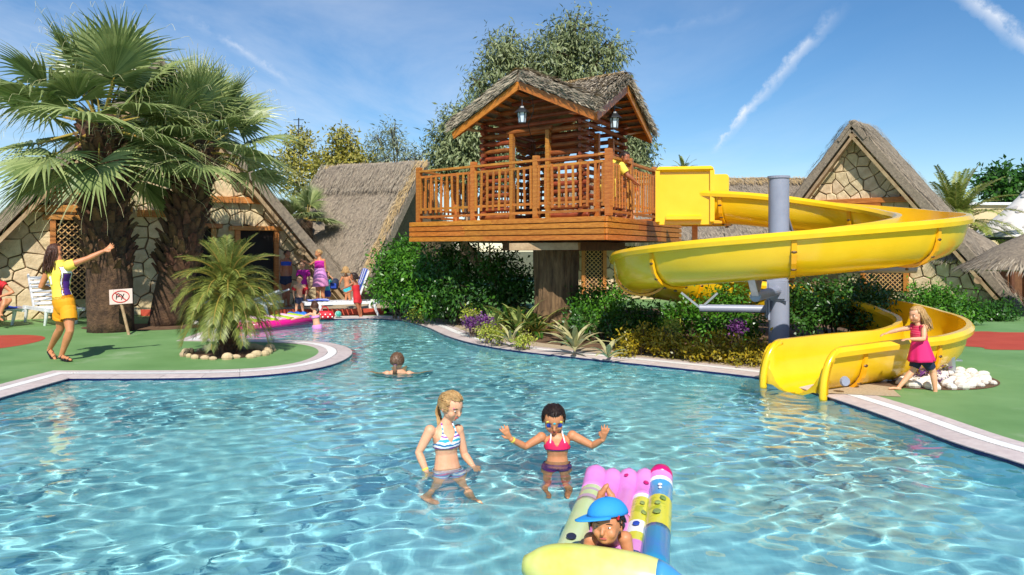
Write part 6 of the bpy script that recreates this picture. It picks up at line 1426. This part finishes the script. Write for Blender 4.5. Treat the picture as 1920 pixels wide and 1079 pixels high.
# ================================================================== LOUNGERS AND SMALL THINGS
def lounger(label, loc, yaw, towel=None, back=55, group='sun loungers'):
    loc = V(loc); T = empty('sun_lounger', loc, label, 'sun lounger', group); d = V((math.cos(yaw), math.sin(yaw), 0)); s = V((-d.y, d.x, 0)); W_ = .62; z0 = .34
    for sg in (-1, 1):
        mb = MB(); mb.beam(loc+s*sg*W_/2+UP*z0, loc+s*sg*W_/2+d*1.9+UP*z0, .05, .07, bev=.01); mb.build('side_rail', MATS['white_plastic'], T)
        for q in (.22, 1.55):
            mb = MB(); b = loc+s*sg*W_/2+d*q; mb.tube([b+UP*z0, b-d*.05+UP*.16, b-d*.12], [.045, .035, .028], 8); mb.build('leg', MATS['white_plastic'], T)
    bd_ = (-d*math.cos(R(back))+UP*math.sin(R(back))); hp = loc+d*.62+UP*(z0+.03); pn = bd_.cross(s)
    for i in range(11):
        mb = MB(); c = loc+d*(.72+i*.115)+UP*(z0+.03); mb.box(c, s, d, UP, W_-.06, .085, .022, bev=.006); mb.build('seat_slat', MATS['white_plastic'], T)
    for i in range(7):
        mb = MB(); c = hp+bd_*(.08+i*.105); mb.box(c, s, bd_, pn, W_-.06, .078, .022, bev=.006); mb.build('back_slat', MATS['white_plastic'], T)
    for sg in (-1, 1): mb = MB(); mb.beam(hp+s*sg*(W_/2-.02), hp+s*sg*(W_/2-.02)+bd_*.82, .035, .045, bev=.01); mb.build('back_rail', MATS['white_plastic'], T)
    return T, d, s, bd_, hp, pn, z0
def towel(label, d, s, bd_, hp, pn, on_back=True, on_seat=0., loc=None, z0=.34, stripe=True):
    T = empty('towel', hp, label, 'towel', 'blue towels on the loungers')
    for j in range(5):
        w = .52/5; m = ['towel_blue', 'towel_white', 'towel_blue', 'towel_white', 'towel_blue'][j] if stripe else 'towel_blue'
        mb = MB(); pts = []
        path_ = []
        if on_back: path_ += [hp+bd_*t for t in (.84, .6, .35, .12)]
        if on_seat: path_ += [hp+d*(.12+on_seat*t)+UP*.01 for t in (0, .35, .7, 1)]
        rows_ = []
        for i, p in enumerate(path_):
            o_ = pn*(-.028 if pn.z < 0 else .028) if (on_back and i < 4) else UP*.03
            wv = .012*math.sin(i*2.1+j); rows_.append([p+o_+s*(-.26+w*j)+UP*wv, p+o_+s*(-.26+w*(j+1)-.0)+UP*wv])
        mb.loft(rows_, cap=False, closed=False); ob = mb.build('stripe', MATS[m], T); ob.modifiers.new('t', 'SOLIDIFY').thickness = .012
    return T
a = lounger('empty white slatted lounger behind the woman in yellow', (-10.95, 17.9, 0), R(-42), back=62)
lounger('white slatted lounger behind the short palm', (G(520, 594).x, G(520, 594).y+.1, 0), R(172), back=20)
a = lounger('white lounger with the blue cover at the left edge', (G(-70, 606).x, G(-70, 606).y, 0), R(-30), back=60); towel('plain blue cover on the leftmost lounger', *a[1:6], True, 1.2, stripe=False)
g = G(716, 592); a = lounger('white lounger with striped towel at the far pool edge', (g.x-.1, g.y+.25, 0), R(203), back=70); towel('blue and white striped towel over the far lounger back', *a[1:6]); 
d_, s_, b_, hp_, pn_ = a[1:6]; towel('crumpled blue striped towel on the far lounger seat', d_, s_, b_, hp_+d_*.55, pn_, False, .5)
# pink air mattress
AM = empty('air_mattress', P(520, 612, 16.7), 'pink and lime air mattress floating at the far pool corner', 'air mattress')
ma, mb_ = G(462, 617, 0), G(583, 605, 0); dv = (mb_-ma).normalized(); sv = V((-dv.y, dv.x, 0)); L_ = (mb_-ma).length
mb = MB()
for j in range(8):
    q = ma+dv*(L_*(j+.5)/8); o = MB(); o.tube([q+UP*.06, q+sv*.62+UP*.1], [L_/16*.98, L_/16*.98], 12); o.build('cell', MATS['lime_pvc' if j % 2 else 'pale_pink_pvc'], AM, smooth=False)
ol = [ma-sv*.05, mb_-sv*.05, mb_+sv*.7, ma+sv*.7]
for i in range(4): o = MB(); o.tube([ol[i]+UP*.045, ol[(i+1) % 4]+UP*.045], .085, 12); o.ell(ol[i]+UP*.045, V((.085, 0, 0)), V((0, .085, 0)), V((0, 0, .085))); o.build('edge_tube', MATS['pink_pvc'], AM, smooth=True)
# sign
sg_ = G(242, 628); SGN = empty('sign', sg_, 'small white sign with red oval on a leaning post by the palm', 'sign')
D_ = sg_.y; tl, tr2, br_, bl_ = P(205, 544, D_), P(248, 541, D_), P(249, 569, D_), P(206, 572, D_); cS = (tl+tr2+br_+bl_)/4; ux = (tr2-tl).normalized(); uz = (tl-bl_).normalized(); wS, hS = (tr2-tl).length, (tl-bl_).length
mb = MB(); mb.tube([sg_-UP*.02, P(228, 572, D_+.03), P(226, 548, D_+.03)], .028, 8); mb.build('post', MATS['beam_grey'], SGN)
mb = MB(); mb.box(cS, ux, ux.cross(uz), uz, wS, .02, hS, bev=.003); bdS = mb.build('board', MATS['sign_board'], SGN); fS = V((0, -.014, 0))
mb = MB(); mb.tube([cS+fS+ux*(wS*.37*math.cos(2*math.pi*k/28))+uz*(hS*.38*math.sin(2*math.pi*k/28)) for k in range(29)], .009, 6, cap=False); mb.build('red_ring', MATS['sign_red'], bdS)
mb = MB(); mb.tube([cS+fS*1.05-ux*wS*.25+uz*hS*.27, cS+fS*1.05+ux*wS*.25-uz*hS*.27], .008, 6); mb.build('red_slash', MATS['sign_red'], bdS)
def letter(polys, name):
    mb = MB()
    for pl_ in polys: mb.tube([cS+fS*.98+ux*wS*x+uz*hS*y for x, y in pl_], .0085, 5)
    mb.build(name, MATS['ink'], bdS)
letter([[(-.2, -.16), (-.17, .2), (-.08, .22), (-.03, .14), (-.06, .02), (-.18, .0)]], 'letter_p'); letter([[(.0, .16), (.15, -.18)], [(.15, .18), (.02, -.2)]], 'letter_x')
# things on the far edge
p = P(634, 596, 18.7); mb = MB(); mb.ell(V((p.x, p.y, .085)), V((.08, 0, 0)), V((0, .08, 0)), V((0, 0, .08)), 16, 12); tag(mb.build('ball', MATS['ball'], smooth=True), 'small teal and white ball under the far lounger', 'ball')
bgp = G(609, 598); BG = empty('beach_bag', bgp, 'red spotted beach bag at the far pool edge', 'bag'); mb = MB(); rings = []
for z_, w in ((0, .2), (.05, .23), (.14, .2), (.18, .16)): rings.append([bgp+V((w*math.cos(2*math.pi*k/16), .5*w*math.sin(2*math.pi*k/16), z_+.004)) for k in range(16)])
mb.loft(rings); mb.build('body', MATS['red_dot'], BG, smooth=True)
for k in range(9): mb = MB(); a_ = R(200+k*16); mb.ell(bgp+V((.222*math.cos(a_), .113*math.sin(a_), .05+.06*(k % 2))), V((.02, 0, 0)), V((0, .01, 0)), V((0, 0, .02)), 8, 6); mb.build('dot', MATS['cl_white'], BG)
mb = MB(); mb.tube(catmull([bgp+V((-.1, 0, .16)), bgp+V((-.05, 0, .27)), bgp+V((.05, 0, .27)), bgp+V((.1, 0, .16))], 4), .012, 6); mb.build('handle', MATS['cl_red'], BG)
for i, (px, lb) in enumerate(((549, 'blue swim shoe left of the toddler'), (562, 'blue swim shoe right of the toddler'), (574, 'dark blue swim shoe nearest the girl in the water'))):
    g = G(px, 595); mb = MB(); s_ = V((.9, -.4, 0)).normalized(); mb.tube([g+V((-.13, 0, .06)), g+V((-.08, 0, .08)), g+V((0, -.02, .07)), g+V((.12, -.04, .045)), g+V((.17, -.05, .03))], [.04, .065, .06, .045, .02], 12); tag(mb.build('swim_shoe', MATS['blue_rubber'], smooth=True), lb, 'shoe', 'blue swim shoes at the pool edge')
bp_ = P(627, 533, 20.6); BK = empty('backpack', bp_-UP*.15, 'dark backpack beside the child in teal', 'backpack'); mb = MB(); mb.box(bp_, (1, 0, 0), (0, 1, 0), UP, .2, .16, .3, bev=.05); mb.build('body', MATS['cl_navy'], BK, smooth=True)
mb = MB(); mb.box(bp_+V((0, -.1, -.05)), (1, 0, 0), (0, 1, 0), UP, .15, .05, .14, bev=.02); mb.build('pocket', MATS['cl_blue'], BK)
for sg in (-1, 1): mb = MB(); mb.tube(catmull([bp_+V((sg*.06, .08, .13)), bp_+V((sg*.07, .16, 0)), bp_+V((sg*.06, .08, -.12))], 4), .014, 6); mb.build('strap', MATS['cl_navy'], BK)
# ================================================================== FAR RIGHT
tn = P(1925, 440, 30); TN = empty('spotted_tent', V((tn.x, 30, 0)), 'white spotted mushroom shaped tent at the right edge', 'tent'); zt0, zt1 = P(0, 445, 30).z, P(0, 350, 30).z; Rt = 2.3
def trad(s): return .12+(Rt-.12)*s**1.35
mb = MB(); rings = []
for i in range(13):
    s = i/12; rings.append([V((tn.x+.35+trad(s)*math.cos(2*math.pi*k/32), 30+trad(s)*math.sin(2*math.pi*k/32), zt1+(zt0-zt1)*s+(.35-.35*s))) for k in range(32)])
mb.loft(rings, cap=False); mb.build('roof', MATS['canvas'], TN, smooth=True)
for i in range(26):
    s = .25+.7*((i*7) % 13)/13; a_ = R(185+i*137 % 170); rr_ = trad(s)+.012; c = V((tn.x+.35+rr_*math.cos(a_), 30+rr_*math.sin(a_), zt1+(zt0-zt1)*s+(.35-.35*s)+.01)); o_ = V((math.cos(a_), math.sin(a_), 0)); t_ = V((-o_.y, o_.x, 0)); sl_ = (o_*.75-UP*.6).normalized()
    mb = MB(); mb.ell(c, t_*.15, sl_*.13, t_.cross(sl_)*.012, 12, 6); mb.build('spot', MATS['canvas_spot'], TN)
mb = MB(); mb.tube([V((tn.x+.35, 30, 0)), V((tn.x+.35, 30, zt1))], .12, 12); mb.build('pole', MATS['white_plastic'], TN)
mb = MB(); rr_ = Rt; mb.tube([V((tn.x+.35+rr_*1.0*math.cos(2*math.pi*k/32), 30+rr_*math.sin(2*math.pi*k/32), zt0-.06)) for k in range(33)], .04, 6); mb.build('hoop', MATS['lantern_metal'], TN)
cw = P(1830, 400, 33); CWo = empty('cream_building', V((cw.x, 33, 0)), 'low cream building with flat roof behind the broad date palm', 'building'); zt_ = P(0, 386, 33).z
mb = MB(); mb.box(V((cw.x+.6, 34, zt_/2)), (1, 0, 0), (0, 1, 0), UP, 4.2, 2.4, zt_); mb.build('wall', MATS['cream_wall'], CWo); mb = MB(); mb.box(V((cw.x+.6, 34, zt_+.06)), (1, 0, 0), (0, 1, 0), UP, 4.5, 2.7, .12, bev=.02); mb.build('roof', MATS['white_plastic'], CWo)
for x in (-1.0, .6): mb = MB(); mb.box(V((cw.x+.6+x, 32.79, zt_*.6)), (1, 0, 0), (0, 1, 0), UP, .7, .04, .8); mb.build('window', MATS['dark_inside'], CWo)
def thatch_umbrella(label, px, py, D, Rr, hgt, rs):
    c = P(px, py, D); T = empty('thatch_umbrella', V((c.x, c.y, 0)), label, 'parasol', 'thatched parasols at the right'); rr = np.random.RandomState(rs)
    mb = MB(); mb.loft([[V((c.x+q*math.cos(2*math.pi*k/24), c.y+q*math.sin(2*math.pi*k/24), z_)) for k in range(24)] for q, z_ in ((Rr*.92, c.z-.03), (Rr, c.z), (Rr*.55, c.z+hgt*.55), (.06, c.z+hgt))]); rf_ = mb.build('roof', MATS['thatch'], T)
    nn_ = 2600; a_ = rr.rand(nn_)*6.283; q = np.sqrt(rr.rand(nn_)); pos = np.stack([c.x+Rr*q*np.cos(a_), c.y+Rr*q*np.sin(a_), c.z+hgt*(1-q)+.05], 1); dv_ = np.stack([np.cos(a_), np.sin(a_), -hgt/Rr+0*a_], 1)+rr.normal(0, .12, (nn_, 3))
    tag(npmesh('straw', leafquads(pos, dv_, np.tile([0, 0, 1.], (nn_, 1)), rr.uniform(.2, .45, nn_), rr.uniform(.015, .03, nn_)), 4, MATS['straw'], rf_, rr.rand(nn_)), kind='stuff')
    mb = MB(); mb.tube([V((c.x, c.y, 0)), V((c.x, c.y, c.z+hgt*.5))], .11, 12); mb.build('pole', MATS['darkwood'], T)
thatch_umbrella('thatched parasol cut by the right edge of the picture', 1945, 505, 19.5, 1.75, 1.0, 5)
thatch_umbrella('farther thatched parasol between right house and spotted tent', 1815, 486, 24, 1.25, .95, 6)
DK = empty('dark_hut', V((14.6, 21.2, 0)), 'dark shaded hut at the right edge under the parasol', 'hut'); mb = MB(); mb.box(V((15.0, 22.6, .75)), (1, 0, 0), (0, 1, 0), UP, 1.8, 1.2, 1.5); mb.build('wall', MATS['darkwood'], DK)
for i in range(5): mb = MB(); mb.tube([V((14.2+i*.38, 21.95, 0)), V((14.2+i*.38, 21.95, 1.55))], .06, 8); mb.build('post', MATS['darkwood'], DK)
an = P(560, 225, 45); AN = empty('antenna_mast', V((an.x, 45, 0)), 'thin antenna mast above the yellowish tree', 'antenna'); mb = MB(); mb.tube([V((an.x, 45, 0)), V((an.x, 45, an.z+.1))], .035, 6); mb.build('mast', MATS['lantern_metal'], AN)
for q in (0, .35, .7): mb = MB(); mb.tube([V((an.x-.3+q*.2, 45, an.z-q)), V((an.x+.3-q*.2, 45, an.z-q))], .02, 5); mb.build('bar', MATS['lantern_metal'], AN)
for o in list(S.objects):
    if o.type == 'MESH' and o in RECV: o.cycles.is_caustics_receiver = True
